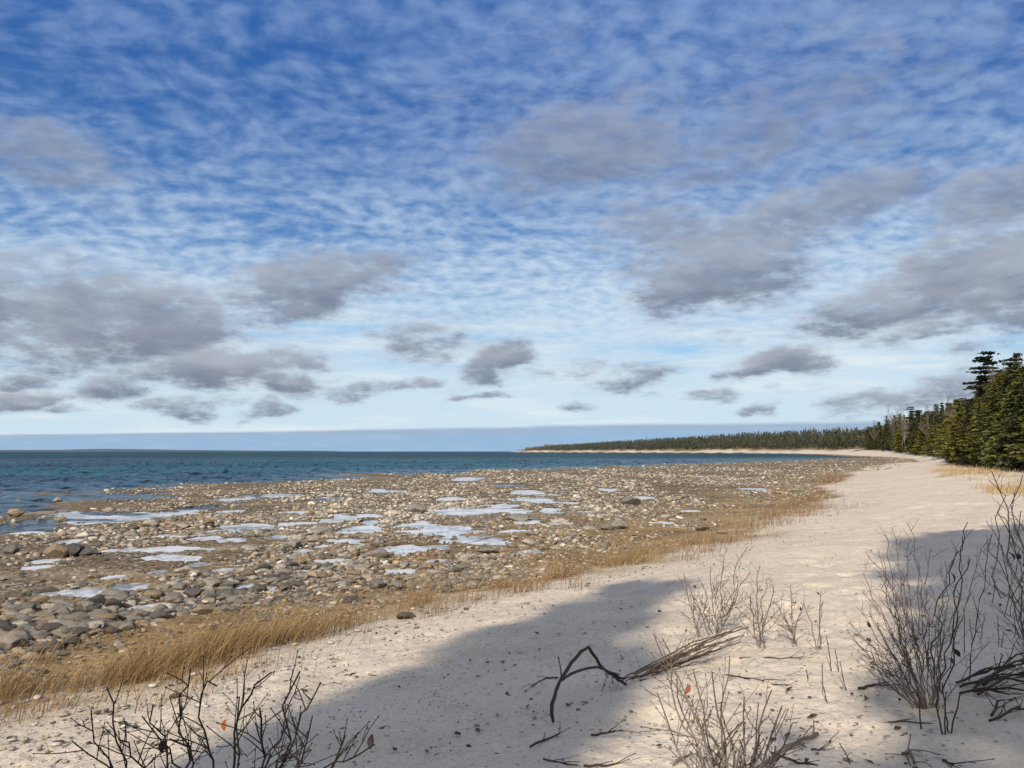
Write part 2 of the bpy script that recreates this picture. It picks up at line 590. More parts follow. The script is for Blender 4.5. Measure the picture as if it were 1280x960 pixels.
M_LEAF = mat_attr("leaf_material", .6, .3)

# ------------------------------------------------------------------ ground sheet
fine = np.radians(np.arange(-43, 43.001, 0.125))
coarse = np.radians(np.arange(46, 314.1, 3.0))
ANG = np.concatenate([fine, coarse])
rr = [0.35]
while rr[-1] < 30000:
    r = rr[-1]
    k = 1.05 if r < 1.6 else 1.0062 if r < 40 else 1.011 if r < 700 else 1.05
    rr.append(r * k)
RR = np.array(rr)
A, R = np.meshgrid(ANG, RR)
X = (R * np.sin(A)).ravel(); Y = (R * np.cos(A)).ravel()
Z, DC, DS, PM = H(X, Y, True)
Rf = R.ravel()
# small scale relief of the sand and the rock flat
micro = fbm(X * 2.1, Y * 2.1, 101, 3) * 0.035 + fbm(X * 9, Y * 9, 111, 3) * 0.022
foot = np.maximum(0, fbm(X * 2.2 + 5, Y * 2.2, 121, 2) - .12) * -0.13
Z = Z + np.where(DC > 0, (micro + foot * sstep(2, 6, DC)) * sstep(0, 3, DC), 0) * (1 - sstep(50, 120, Rf))
Z = Z + np.where(DC < 0, fbm(X * 3, Y * 3, 131, 3) * 0.05 * (1 - PM), 0) * (1 - sstep(60, 150, Rf))
Z = np.where(Rf > 3500, np.minimum(Z, -2.5), Z)
veg_near = sstep(10.5, 15, DC + fbm(X * .12, Y * .12, 141, 3) * 5) * sstep(24, 40, Y) * (1 - sstep(300, 480, Y))
veg_far = sstep(14, 30, DC + fbm(X * .02, Y * .02, 151, 3) * 30) * sstep(300, 480, Y)
VEG = np.clip(veg_near + veg_far, 0, 1)
WET = np.clip(PM * .9 + sstep(0.05, -0.05, Z) * sstep(0, -1, DC), 0, 1)
GPX = 640 + F * X / np.maximum(Y, .1)
GRASSY = (1 - sstep(26, 48, Rf)) * np.where(Y > 0, 1, 0)
na, nr = len(ANG), len(RR)
i = np.arange(nr - 1)[:, None]; j = np.arange(na)[None, :]
q = np.stack([i * na + j, i * na + (j + 1) % na, (i + 1) * na + (j + 1) % na, (i + 1) * na + j], -1).reshape(-1, 4)
# fill the hole under the camera with a small cap
capi = len(X)
V = np.stack([X, Y, Z], 1)
V = np.vstack([V, [[0, 0, Z[:na].mean()]]])
cap = np.stack([np.arange(na), np.full(na, capi), (np.arange(na) + 1) % na], 1)[:, ::-1]
ap = lambda a: np.append(a, a[0])
me = np_mesh("ground", V, [q[:, ::-1], cap[:, ::-1]], M_GROUND, True, floats={"dc": ap(DC), "veg": ap(VEG), "wet": ap(WET), "grassy": ap(GRASSY)})
tag(mesh_obj("ground", me), kind="structure")

# ------------------------------------------------------------------ lake
wr = [12.0]
while wr[-1] < 45000:
    r = wr[-1]
    wr.append(r + (0.32 if r < 170 else max(0.32, (r - 150) * 0.016)))
WR = np.array(wr)
wang = np.concatenate([np.radians(np.arange(-42, 40.01, 0.16)), np.radians(np.arange(43, 316.1, 3))])
A, R = np.meshgrid(wang, WR)
X = (R * np.sin(A)).ravel(); Y = (R * np.cos(A)).ravel(); Rf = R.ravel()
ds = np.where(Rf < 500, shelf_dist(X, Y), -100)
amp = sstep(2, -22, ds) * (1 - sstep(150, 420, Rf)) * 1.0 + 0.06
wz = np.zeros_like(X)
for k in range(26):
    th = rad(random.gauss(75, 26)); lam = random.uniform(0.9, 4.2)
    kx, ky = cos(th) * 2 * PI / lam, sin(th) * 2 * PI / lam
    ph = random.uniform(0, 6.28)
    grp = 0.6 + 0.9 * vnoise(X * .05 + k * 3.1, Y * .05, 200 + k)
    wz += np.sin(kx * X + ky * Y + ph) * lam * 0.016 * grp
wz = wz + np.maximum(wz, 0) * .6
wz *= amp
na, nr = len(wang), len(WR)
i = np.arange(nr - 1)[:, None]; j = np.arange(na)[None, :]
q = np.stack([i * na + j, (i + 1) * na + j, (i + 1) * na + (j + 1) % na, i * na + (j + 1) % na], -1).reshape(-1, 4)
me = np_mesh("lake_water", np.stack([X, Y, wz], 1), q[:, ::-1], M_LAKE, True, floats={'calm': sstep(-75, 0, ds) * (np.abs(ds) < 99), 'crest': np.clip(wz / .10 * .5 + .5, 0, 1)})
# make the surface face upward
if me.polygons[0].normal.z < 0:
    me.flip_normals()
tag(mesh_obj("lake_water", me), kind="structure")

for i, (cx, cy, a, b, z) in enumerate(POOLS):
    n = 40
    th = np.arange(n) * 2 * PI / n
    k = 1.32 + 0.10 * np.sin(3 * th + i)
    v = np.stack([np.cos(th) * a * k, np.sin(th) * b * k, np.zeros(n)], 1)
    v = np.vstack([v, [[0, 0, 0]]])
    f = np.stack([np.arange(n), (np.arange(n) + 1) % n, np.full(n, n)], 1)
    me = np_mesh("pool_water", v, f, M_POOL, True)
    tag(mesh_obj("pool_water", me, loc=(cx, cy, z + .0007 * (i % 7))), kind="structure")

# ------------------------------------------------------------------ stones
def rock_shape(seed, sub, angular):
    bm = bmesh.new()
    bmesh.ops.create_icosphere(bm, subdivisions=sub, radius=1.0)
    r = random.Random(seed)
    planes = []
    for _ in range(angular):
        v = Vector((r.gauss(0, 1), r.gauss(0, 1), r.gauss(0, .8))).normalized()
        planes.append((v, r.uniform(.50, .85)))
    off = Vector((seed * 3.7, seed * 1.3, 0))
    for vt in bm.verts:
        p = vt.co.copy()
        p *= 1 + 0.28 * mnoise.noise(p * 1.1 + off) + 0.09 * mnoise.noise(p * 2.9 + off)
        for n, d in planes:
            e = p.dot(n) - d
            if e > 0: p -= n * e * .88
        p += p.normalized() * 0.035 * mnoise.noise(p * 6 + off)
        vt.co = p
    v = np.array([t.co[:] for t in bm.verts]); f = np.array([[t.index for t in fc.verts] for fc in bm.faces])
    bm.free()
    v /= np.abs(v).max(0)
    return v, f


HERO = [rock_shape(s, 4, 7 if s % 3 else 3) for s in range(1, 11)]
MID = [rock_shape(s + 40, 3, 6) for s in range(10)]
TINY = [rock_shape(s + 90, 1, 4) for s in range(10)]
LOW = [rock_shape(s + 70, 2, 5) for s in range(10)]
HERO_MESH = {}
for k in TONES:
    for n, (v, f) in enumerate(HERO):
        HERO_MESH[(k, n)] = np_mesh("boulder_" + k, v, f, M_TONE[k], True)

# scatter candidates: x, y, width
N = 190000
d = 8.5 * (420 / 8.5) ** RNG.random(N) ** 1.1
az = RNG.uniform(-rad(40), rad(36), N)
sx, sy = d * np.sin(az), d * np.cos(az)
z, dc, ds, pm = H(sx, sy, True)
size = np.exp(RNG.normal(np.log(0.070 + 0.0016 * np.minimum(d, 160)), .50, N))
clump = fbm(sx * .22, sy * .10, 301, 3)
keep = (dc < np.where(d > 105, 6, -0.4)) & (ds > -7) & (sy < 420)
keep &= RNG.random(N) < np.clip(.72 + clump * 1.5, .12, 1)
keep &= ~((pm > .05) & (RNG.random(N) < .90 + .09 * pm))
keep &= ~((ds < 0) & (RNG.random(N) > .32 * np.exp(ds / 3)))
# the strip beside the sand is finer, the middle coarse
size *= np.where(dc > -3, .62, 1.0) * (1 + .5 * clump)
front = (sx < -.36 * sy) & (d < 18)
size *= np.where(front & (dc < -1.2), 1.25, 1)
size = np.clip(size, .05, np.where(d < 24, .36, .46))
keep &= ~((size > .28) & (RNG.random(N) < .62) & ~front)
sx, sy, z, size, dc, ds, d, pm, front = [q[keep] for q in (sx, sy, z, size, dc, ds, d, pm, front)]
# keep the near edge of each pool free of stones tall enough to hide it
hide = np.zeros(len(sx), bool)
for (cx, cy, a, b, zz) in POOLS:
    k = ((np.abs(sx - cx) < a * .9) & (sy < cy) & (sy > cy - b * 2.3))
    hide |= k & ((size > .18) | (RNG.random(len(sx)) < .4))
sx, sy, z, size, dc, ds, d, pm, front = [q[~hide] for q in (sx, sy, z, size, dc, ds, d, pm, front)]

# boulders one can single out in the photograph: px, py of the base, width px, height px, tone, label
NAMED = [
    (67, 697, 32, 18, 'tan', "rounded tan boulder half of a split pair beside a dark one, left of the flat"),
    (86, 696, 28, 16, 'dark', "dark angular boulder leaning on the right side of the tan rounded boulder"),
    (108, 695, 24, 10, 'dark', "low dark stone just right of the dark angular boulder, edge of the narrow pool"),
    (15, 646, 20, 11, 'tan', "brown blocky boulder at the left lake edge in front of the lagoon"),
    (74, 653, 17, 9, 'tan', "tan boulder with a dark right side standing below the left lagoon"),
    (50, 651, 14, 6, 'grey', "low grey stone left of the tan boulder at the lagoon"),
    (70, 628, 12, 7, 'pale', "pale stone at the end of the spit reaching into the lake at far left"),
    (21, 631, 11, 7, 'tan', "small brown stone on the spit of stones at the left edge of the water"),
    (467, 699, 36, 13, 'grey', "long flat-topped grey boulder with a dark right end near the middle pool"),
    (444, 698, 15, 11, 'tan', "square tan block standing against the left end of the flat-topped boulder"),
    (522, 641, 26, 12, 'grey', "rounded grey boulder standing alone in the middle of the flat"),
    (648, 654, 34, 11, 'grey', "long grey boulder with a dark right end beyond the main pool"),
    (775, 661, 24, 11, 'grey', "rounded grey boulder near the orange grass right of the flat"),
    (760, 663, 18, 8, 'grey', "smaller grey boulder touching the left of the rounded one by the orange grass"),
    (700, 652, 22, 9, 'pale', "pale rounded stone midway between the two large grey boulders"),
    (790, 632, 28, 12, 'grey', "broad low grey boulder far out right of the middle of the flat"),
    (612, 692, 32, 7, 'grey', "flat grey slab lying just below the main pool"),
    (663, 670, 14, 6, 'grey', "small dark-sided stone right of the main pool"),
    (566, 717, 22, 9, 'grey', "grey stone right of the small pool near the grass"),
    (472, 737, 30, 11, 'grey', "pale grey flat boulder just behind the grass, left of the small pool"),
    (495, 736, 20, 10, 'grey', "grey stone with a dark left gap beside the flat boulder behind the grass"),
    (240, 747, 30, 11, 'dark', "dark grey rounded boulder in the row left of centre, above the tall grass"),
    (221, 740, 24, 11, 'grey', "grey boulder behind the dark rounded one above the tall grass"),
    (260, 752, 20, 9, 'dark', "small dark boulder right of the dark rounded one above the tall grass"),
    (215, 752, 24, 10, 'grey', "pale grey boulder left of the dark rounded one above the tall grass"),
    (280, 752, 24, 9, 'grey', "last grey boulder at the right of the row above the tall grass"),
    (77, 766, 32, 13, 'grey', "broad grey boulder with a dark right side in the near left row"),
    (106, 768, 30, 14, 'dark', "dark boulder right of the broad grey one in the near left row"),
    (50, 746, 32, 12, 'dark', "dark slabby boulder behind the near left row"),
    (28, 766, 30, 12, 'grey', "grey boulder at the left end of the near left row"),
    (14, 782, 34, 12, 'dark', "dark flat boulder in the bottom left corner of the flat, beside the grass"),
    (38, 780, 26, 9, 'dark', "dark low stone right of the corner boulder, beside the grass"),
    (10, 692, 22, 10, 'grey', "grey rounded boulder at the left border below the lagoon"),
    (185, 660, 20, 11, 'pale', "pale wedge-shaped boulder tilted to the right beyond the narrow pool"),
    (400, 668, 30, 11, 'grey', "grey cluster boulder left of the main pool"),
    (880, 663, 20, 8, 'tan', "tan stone at the end of the orange strip of grass"),
    (905, 668, 16, 6, 'pale', "pale stone lying on the sand edge beside reddish dry grass"),
    (310, 690, 24, 8, 'pale', "pale flat slab right of the narrow pool"),
    (225, 717, 26, 9, 'pale', "broad pale slab below the narrow pool"),
    (365, 690, 26, 10, 'grey', "grey boulder topping a small heap of stones left of the middle"),
]
count_named = []
srng = random.Random(5)


def place_boulder(x, y, w, dep, h, tone, label, group, sink=.32, rz=None, shape=None):
    n = srng.randrange(len(HERO)) if shape is None else shape
    o = bpy.data.objects.new("boulder", HERO_MESH[(tone, n)])
    zz = ground_z(x, y)
    o.location = (x, y, zz + h * (1 - sink) - h * .12)
    o.scale = (w / 2, dep / 2, h / 2 * 1.25)
    o.location.z = zz + h - h / 2 * 1.25
    o.rotation_euler = (srng.uniform(-.12, .12), srng.uniform(-.12, .12), srng.uniform(-.5, .5) if rz is None else rz)
    link(o)
    tag(o, label, "boulder", group)
    return o


for n, (px, py, w, h, tone, label) in enumerate(NAMED):
    p = flat_at(px, py, 0.10)
    for _ in range(3):
        p = flat_at(px, py, ground_z(p[0], p[1]))
    W = w / F * p[1]; Hh = h / F * p[1] * .92
    place_boulder(p[0], p[1] + W * .3, W, W * .85, Hh, tone, label, "boulders on the rocky shore flat", shape=n % len(HERO))

# the next largest stones of the scatter as objects of their own
pxs, pys, dep = project(np.stack([sx, sy, z], 1))
infr = (pxs > -10) & (pxs < 1290) & (pys < 962) & (dc < -.8)
rank = np.where(infr, size / d, 0)
order = np.argsort(-rank)
NB = 300 - len(NAMED)
big = order[:NB]
small = np.ones(len(sx), bool); small[big] = False


def tone_pick(px, py, r):
    g = min(1.0, max(0.0, (py - 660) / 90.0)) if px < 620 else .15
    w = [(.62 - .45 * g, 'pale'), (.18 + .27 * g, 'grey'), (.03 + .20 * g, 'dark'), (.17, 'tan')]
    t = r.random() * sum(q[0] for q in w)
    for p, k in w:
        t -= p
        if t <= 0: return k
    return 'grey'


WORD = {'pale': 'pale limestone', 'grey': 'grey', 'dark': 'dark grey', 'tan': 'tan brown'}


def zone(px, py):
    if py > 735:
        return "in the near row behind the tall grass" if px < 200 else "beside the grass left of centre"
    if px < 130:
        return "around the split boulder pair at far left" if py > 665 else "below the left lagoon"
    if px < 300:
        return "around the narrow pool at left" if py > 670 else "beyond the narrow pool at left"
    if px < 460:
        return "between the narrow pool and the main pool" if py > 655 else "in the far flat left of the main pool"
    if px < 660:
        return "beside the main pool" if py > 655 else "beyond the main pool"
    return "between the main pool and the orange grass" if py > 640 else "far out on the right of the flat"


for n in big:
    t = tone_pick(pxs[n], pys[n], srng)
    w = size[n]
    asp = srng.uniform(.30, .62)
    form = "flat" if asp < .44 else "rounded"
    zn = zone(pxs[n], pys[n])
    lab = "%s %s stone lying among others %s" % (form, WORD[t], zn)
    place_boulder(sx[n], sy[n], w * srng.uniform(1., 1.4), w * srng.uniform(.75, 1.1), w * asp, t, lab, "%s %s stones %s" % (form, WORD[t], zn))

# all remaining stones
sx, sy, z, size, d, dc, front = [q[small] for q in (sx, sy, z, size, d, dc, front)]
pxs, pys = pxs[small], pys[small]
vs, fs, cs, base = [], [], [], 0
bank_sel = np.where(d < 22, 1, np.where(d < 55, 0, 2))
vi = RNG.integers(0, 10, len(sx))
allt = np.array([TONES[k] for k in ('pale', 'grey', 'dark', 'tan')])
gg = np.clip((pys - 660) / 90, 0, 1) * (pxs < 620)
pr = np.stack([.50 - .28 * gg, .22 + .24 * gg, .06 + .16 * gg, .22 - .06 * gg], 1)
band = fbm(sx * .13, sy * .085, 331, 3)
pr[:, 0] *= np.exp(band * 3.2); pr[:, 3] *= np.exp(-band * 2.6)
cum = np.cumsum(pr / pr.sum(1, keepdims=True), 1)
ti = (RNG.random(len(sx))[:, None] > cum).sum(1).clip(0, 3)
scol = allt[ti] * np.exp(RNG.normal(-.12, .40, (len(sx), 1))).clip(.3, 1.45)
for bank, shapes in ((1, MID), (0, LOW), (2, TINY)):
    for v_i in range(10):
        idx = np.where((bank_sel == bank) & (vi == v_i))[0]
        if not len(idx): continue
        v, f = shapes[v_i]
        n = len(idx)
        s = size[idx]
        ax = s * RNG.uniform(.9, 1.45, n) / 2; ay = s * RNG.uniform(.7, 1.1, n) / 2; az_ = s * RNG.uniform(.30, .62, n) / 2 * 1.3
        th = RNG.uniform(0, 6.28, n)
        P = v[None] * np.stack([ax, ay, az_], 1)[:, None, :]
        tx = RNG.normal(0, .16, n)[:, None]
        P[..., 2] += P[..., 0] * tx
        c, s_ = np.cos(th)[:, None], np.sin(th)[:, None]
        xx = P[..., 0] * c - P[..., 1] * s_; yy = P[..., 0] * s_ + P[..., 1] * c
        P = np.stack([xx + sx[idx][:, None], yy + sy[idx][:, None], P[..., 2] + (z[idx] + az_ * .22)[:, None]], -1)
        vs.append(P.reshape(-1, 3))
        fs.append((f[None] + (np.arange(n) * len(v))[:, None, None] + base).reshape(-1, 3))
        cs.append(np.repeat(scol[idx], len(v), 0))
        base += n * len(v)
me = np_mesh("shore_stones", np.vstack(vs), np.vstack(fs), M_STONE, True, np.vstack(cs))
tag(mesh_obj("shore_stones", me), "small tan and grey stones covering the rocky shore flat between lake and sand", "stones", kind="stuff")

# pebbles and shells on the sand
N = 16000
d = 2.2 * (60 / 2.2) ** RNG.random(N)
az = RNG.uniform(-rad(38), rad(38), N)
x, y = d * np.sin(az), d * np.cos(az)
z, dc, ds, pm = H(x, y, True)
k = (dc > 0) & (RNG.random(N) < np.where(dc < 3.5, 1, .30 + fbm(x * .5, y * .5, 411, 3) * .9))
x, y, z, d, dc = [q[k] for q in (x, y, z, d, dc)]
n = len(x)
v, f = rock_shape(99, 2, 4)
s = np.clip(np.exp(RNG.normal(np.log(.011), .5, n)), .004, .035) * np.where(dc < 3, 1.45, .75)
P = v[None] * np.stack([s * 1.2, s * .9, s * .55], 1)[:, None, :]
th = RNG.uniform(0, 6.28, n)[:, None]
P = np.stack([P[..., 0] * np.cos(th) - P[..., 1] * np.sin(th) + x[:, None], P[..., 0] * np.sin(th) + P[..., 1] * np.cos(th) + y[:, None],
              P[..., 2] + (z + s * .3)[:, None]], -1)
pc = np.array([(0.60, .56, .49), (.42, .37, .31), (.24, .21, .18), (.10, .085, .07)])[RNG.choice(4, n, p=[.38, .32, .18, .12])]
me = np_mesh("beach_pebbles", P.reshape(-1, 3), (f[None] + (np.arange(n) * len(v))[:, None, None]).reshape(-1, 3), M_STONE, True, np.repeat(pc, len(v), 0))
tag(mesh_obj("beach_pebbles", me), "white and grey pebbles and shell bits scattered over the sand", "pebbles", kind="stuff")

# the lone dark stone on the sand
p = G(507, 773)
w = 24 / F * p[1]
place_boulder(p[0], p[1], w, w * .7, w * .34, 'dark', "lone flat dark grey stone lying on the pale sand beside the grass strip", None, shape=3)
for px, py in ((75, 847),):
    pass

# ------------------------------------------------------------------ grass
def blades(name, x, y, z, h, w, lean, dirx, col_lo, col_hi, label, bend=.5, var=.25):
    """ribbons of three quads"""
    n = len(x)
    th = RNG.uniform(0, 6.28, n)
    ld = RNG.normal(dirx, .9, n)
    ln = np.abs(RNG.normal(lean, .22, n)) * h
    ts = np.array([0, .4, .75, 1.0])
    cx = x[:, None] + np.cos(ld)[:, None] * ln[:, None] * ts[None] ** 1.8
    cy = y[:, None] + np.sin(ld)[:, None] * ln[:, None] * ts[None] ** 1.8
    cz = z[:, None] + h[:, None] * (ts[None] - bend * .25 * ts[None] ** 3 * (ln / h)[:, None])
    ww = w[:, None] * np.array([1, .85, .55, .12])[None] * .5
    ox, oy = np.cos(th)[:, None] * ww, np.sin(th)[:, None] * ww
    L = np.stack([cx - ox, cy - oy, cz], -1); Rr = np.stack([cx + ox, cy + oy, cz], -1)
    V = np.stack([L, Rr], 2).reshape(-1, 3)
    b = (np.arange(n) * 8)[:, None, None]
    f = np.array([[0, 1, 3, 2], [2, 3, 5, 4], [4, 5, 7, 6]])[None] + b
    mixv = RNG.random(n)[:, None, None] * np.ones((1, 4, 1))
    lo = np.array(col_lo)[None, None]; hi = np.array(col_hi)[None, None]
    c = lo + (hi - lo) * (mixv * .7 + .3 * ts[None, :, None])
    c = c * (1 + RNG.normal(0, var, (n, 1, 1))).clip(.45, 1.7)
    c = np.repeat(c, 2, 1).reshape(-1, 3)
    me = np_mesh(name, V, f.reshape(-1, 4), M_GRASS, False, c)
    return tag(mesh_obj(name, me), label, "grass", kind="stuff")


def scatter_grass(n, rmin, rmax, azr, test):
    d = rmin * (rmax / rmin) ** RNG.random(n)
    az = RNG.uniform(rad(azr[0]), rad(azr[1]), n)
    x, y = d * np.sin(az), d * np.cos(az)
    dc = coast_dist(x, y)
    k = test(x, y, d, dc)
    x, y = x[k], y[k]
    return x, y, H(x, y), dc[k], d[k]


# tall golden strip along the sand edge
def t_tall(x, y, d, dc):
    px = 640 + F * x / y
    wid = np.interp(px, [-50, 150, 350, 450, 600, 800, 900], [1.9, 1.7, 1.15, .75, .62, .62, .45])
    cen = np.interp(px, [0, 300, 450, 800], [-.15, .1, .15, .0])
    cl = fbm(x * .75, y * .75, 501, 3) + .35 * fbm(x * 2.6, y * 2.6, 503, 2)
    m = np.exp(-((dc - cen) / wid) ** 2 * 1.3)
    patch = np.clip(np.where(px < 330, .62, .42) + cl * 3.8, 0.05, 1.3)
    dens = np.interp(px, [0, 400, 500, 800, 890, 960], [1, .9, .62, .58, .34, 0.08])
    return RNG.random(len(x)) < m * patch * dens


x, y, z, dc, d = scatter_grass(300000, 6.8, 34, (-42, 24), t_tall)
hh = np.interp(d, [7, 12, 20, 34], [.22, .20, .165, .16]) * np.exp(RNG.normal(0, .42, len(x))) * (.40 + 1.3 * (fbm(x * .9, y * .9, 505, 2) + .5)) * np.where(np.abs(dc) < 1.2, 1, .7)
blades("beach_grass", x, y, z, hh, np.full(len(x), .0062) * (.7 + d * .035), .75, rad(15), (0.165, 0.098, 0.042), (0.47, 0.33, 0.165),
       "tall golden dry grass in a strip along the edge of the sand", var=.38)


# low orange stubble on the flat
def t_low(x, y, d, dc):
    cl = fbm(x * .5, y * .35, 521, 3)
    px = 640 + F * x / y
    return (dc < -.6) & (RNG.random(len(x)) < np.exp((dc + .5) / 3.2) * np.clip(.45 + cl * 2.2, 0, 1) * np.interp(px, [0, 350, 600, 1000], [.25, .5, 1, .8]))


x, y, z, dc, d = scatter_grass(90000, 7, 60, (-42, 24), t_low)
hh = .10 * np.exp(RNG.normal(0, .35, len(x)))
blades("marsh_grass", x, y, z, hh, np.full(len(x), .006) * (.8 + d * .04), .5, rad(15), (0.17, 0.10, 0.04), (0.32, 0.20, 0.085),
       "short orange brown stubble growing between stones behind the grass strip")


# sparse reddish tufts further along the beach and on the sand
cl_c = []
for (px, py, k) in [(660, 738, 1.1), (642, 742, .8), (540, 770, 1.0), (520, 757, .9), (430, 783, .8), (700, 722, .8), (880, 690, 1.2), (905, 678, 1.3), (925, 668, 1.4), (940, 660, 1.6), (955, 650, 1.6),
                    (968, 645, 1.6), (985, 636, 1.8), (1000, 632, 1.6), (1015, 627, 1.8), (1025, 618, 1.8), (1035, 603, 2.2), (1045, 598, 2.2), (845, 690, 1.1), (720, 735, .8),
                    (590, 752, .7), (1008, 645, 1.4), (978, 655, 1.2), (1020, 637, 1.2), (860, 700, .8)]:
    p = G(px, py)
    cl_c.append((p[0], p[1], k))
tr = random.Random(31)
for _ in range(170):
    d_ = 8.5 * (48 / 8.5) ** tr.random(); a_ = rad(tr.uniform(-38, 24))
    q_ = (d_ * sin(a_), d_ * cos(a_)); e_ = float(coast_dist(np.array([q_[0]]), np.array([q_[1]]))[0])
    if .5 < e_ < 3.2 and tr.random() < 1.3 - .35 * e_:
        cl_c.append((q_[0], q_[1], tr.uniform(.12, .5)))
xs, ys = [], []
for (cx, cy, k) in cl_c:
    n = int(60 * k)
    s = .10 + cy * .008
    xs.append(RNG.normal(cx, s, n)); ys.append(RNG.normal(cy, s * 1.4, n))
x, y = np.concatenate(xs), np.concatenate(ys)
z = H(x, y)
hh = (.20 + .004 * y) * np.exp(RNG.normal(0, .3, len(x)))
blades("sparse_grass", x, y, z, hh, .0045 + y * .00028, .4, rad(20), (0.19, 0.105, 0.055), (0.36, 0.24, 0.13),
       "sparse reddish tufts of dry grass dotted along the sand beyond the strip")


# pale dune grass below the trees
def t_dune(x, y, d, dc):
    cl = fbm(x * .22, y * .16, 541, 3) + .5 * fbm(x * .9, y * .7, 543, 3)
    edge = np.interp(d, [14, 22, 35, 60, 100], [14.5, 11.0, 7.6, 6.6, 8.5])
    return (y > 17) & (dc > edge) & (dc < edge + 11) & (RNG.random(len(x)) < np.clip(.30 + cl * 2.2, 0.02, 1) * sstep(-.5, 2.5, dc - edge + 3 * cl))


x, y, z, dc, d = scatter_grass(130000, 17, 105, (14, 40), t_dune)
hh = .19 * np.exp(RNG.normal(0, .40, len(x)))
blades("dune_grass", x, y, z, hh, .005 + d * .00028, .45, rad(10), (0.36, 0.25, 0.12), (0.60, 0.46, 0.26),
       "pale straw coloured dune grass on the rise below the dark trees")


# ------------------------------------------------------------------ tubes, twigs
class Tubes:
    def __init__(self):
        self.v, self.f, self.c, self.n = [], [], [], 0

    def add(self, pts, radii, sides=5, c0=(.1, .08, .06), c1=None):
        pts = np.asarray(pts, float); k = len(pts)
        radii = np.asarray(radii, float)
        c1 = c0 if c1 is None else c1
        t = np.gradient(pts, axis=0)
        t /= np.linalg.norm(t, axis=1, keepdims=True) + 1e-9
        ref = np.array([0.31, 0.17, 0.94]) if abs(t[0][2]) < .8 else np.array([1.0, .2, .1])
        u = np.cross(t, ref); u /= np.linalg.norm(u, axis=1, keepdims=True) + 1e-9
        w = np.cross(t, u)
        a = np.arange(sides) * 2 * PI / sides
        ring = pts[:, None] + (u[:, None] * np.cos(a)[None, :, None] + w[:, None] * np.sin(a)[None, :, None]) * radii[:, None, None]
        self.v.append(ring.reshape(-1, 3)); self.v.append(pts[-1:] + t[-1:] * radii[-1])
        i = np.arange(k - 1)[:, None]; j = np.arange(sides)[None]
        q = np.stack([i * sides + j, i * sides + (j + 1) % sides, (i + 1) * sides + (j + 1) % sides, (i + 1) * sides + j], -1).reshape(-1, 4) + self.n
        tip = self.n + k * sides
        e = (k - 1) * sides + np.arange(sides)
        cap = np.stack([self.n + e, self.n + (k - 1) * sides + (np.arange(sides) + 1) % sides, np.full(sides, tip), np.full(sides, tip)], 1)
        self.f.append((q, cap[:, :3]))
        cc = np.array(c0)[None] + (np.array(c1) - np.array(c0))[None] * np.linspace(0, 1, k)[:, None]
        self.c.append(np.repeat(cc, sides, 0)); self.c.append(np.array([c1], float))
        self.n += k * sides + 1

    def mesh(self, name, mat):
        return np_mesh(name, np.vstack(self.v), [np.vstack([a for a, b in self.f]), np.vstack([b for a, b in self.f])], mat, True, np.vstack(self.c))


def curve(a, b, n, wob, r, sag=0.0):
    a = np.asarray(a, float); b = np.asarray(b, float)
    t = np.linspace(0, 1, n)[:, None]
    p = a + (b - a) * t
    L = np.linalg.norm(b - a)
    off = np.array([[r.gauss(0, 1) for _ in range(3)] for _ in range(n)]) * wob * L
    off = np.cumsum(off, 0) * .6
    off -= t * off[-1]
    off[0] = 0
    p = p + off
    p[:, 2] += sag * L * 4 * (t[:, 0] * (1 - t[:, 0]))
    return p


def rand_perp(d, r):
    v = np.array([r.gauss(0, 1), r.gauss(0, 1), r.gauss(0, 1)])
    v -= d * v.dot(d)
    return v / (np.linalg.norm(v) + 1e-9)


def bud(T, p, d, s, col):
    T.add([p, p + d * s * .6, p + d * s * 1.4, p + d * s * 2.0], [s * .35, s * .62, s * .5, s * .1], 5, col)


def twig(T, a, d, L, r0, level, r, cols, up=.25):
    n = max(4, int(L / .035))
    n = min(n, 9)
    pts = [np.array(a)]
    dd = d.copy()
    for i in range(n - 1):
        dd = dd + np.array([r.gauss(0, .13), r.gauss(0, .13), r.gauss(0, .10) + up * .15])
        dd /= np.linalg.norm(dd)
        pts.append(pts[-1] + dd * L / (n - 1))
    pts = np.array(pts)
    rr_ = np.linspace(r0, r0 * .6, n)
    T.add(pts, rr_, 5, cols[0], cols[1])
    bud(T, pts[-1], dd, max(.0022, r0 * 1.9), cols[2])
    if level > 0:
        m = max(1, int(L / .075))
        side = r.choice((-1, 1))
        for i in range(m):
            t = .25 + .7 * (i + r.random() * .6) / m
            k = min(n - 2, int(t * (n - 1)))
            q = rand_perp(dd, r)
            ang = r.uniform(.55, 1.05)
            nd = dd * cos(ang) + q * sin(ang)
            twig(T, pts[k], nd, L * r.uniform(.28, .55) * (1.1 - .5 * t), r0 * .72, level - 1, r, cols, up)
            if r.random() < .4:
                bud(T, pts[min(n - 2, k + 1)], (dd * .5 + rand_perp(dd, r) * .8), r0 * 1.5, cols[2])


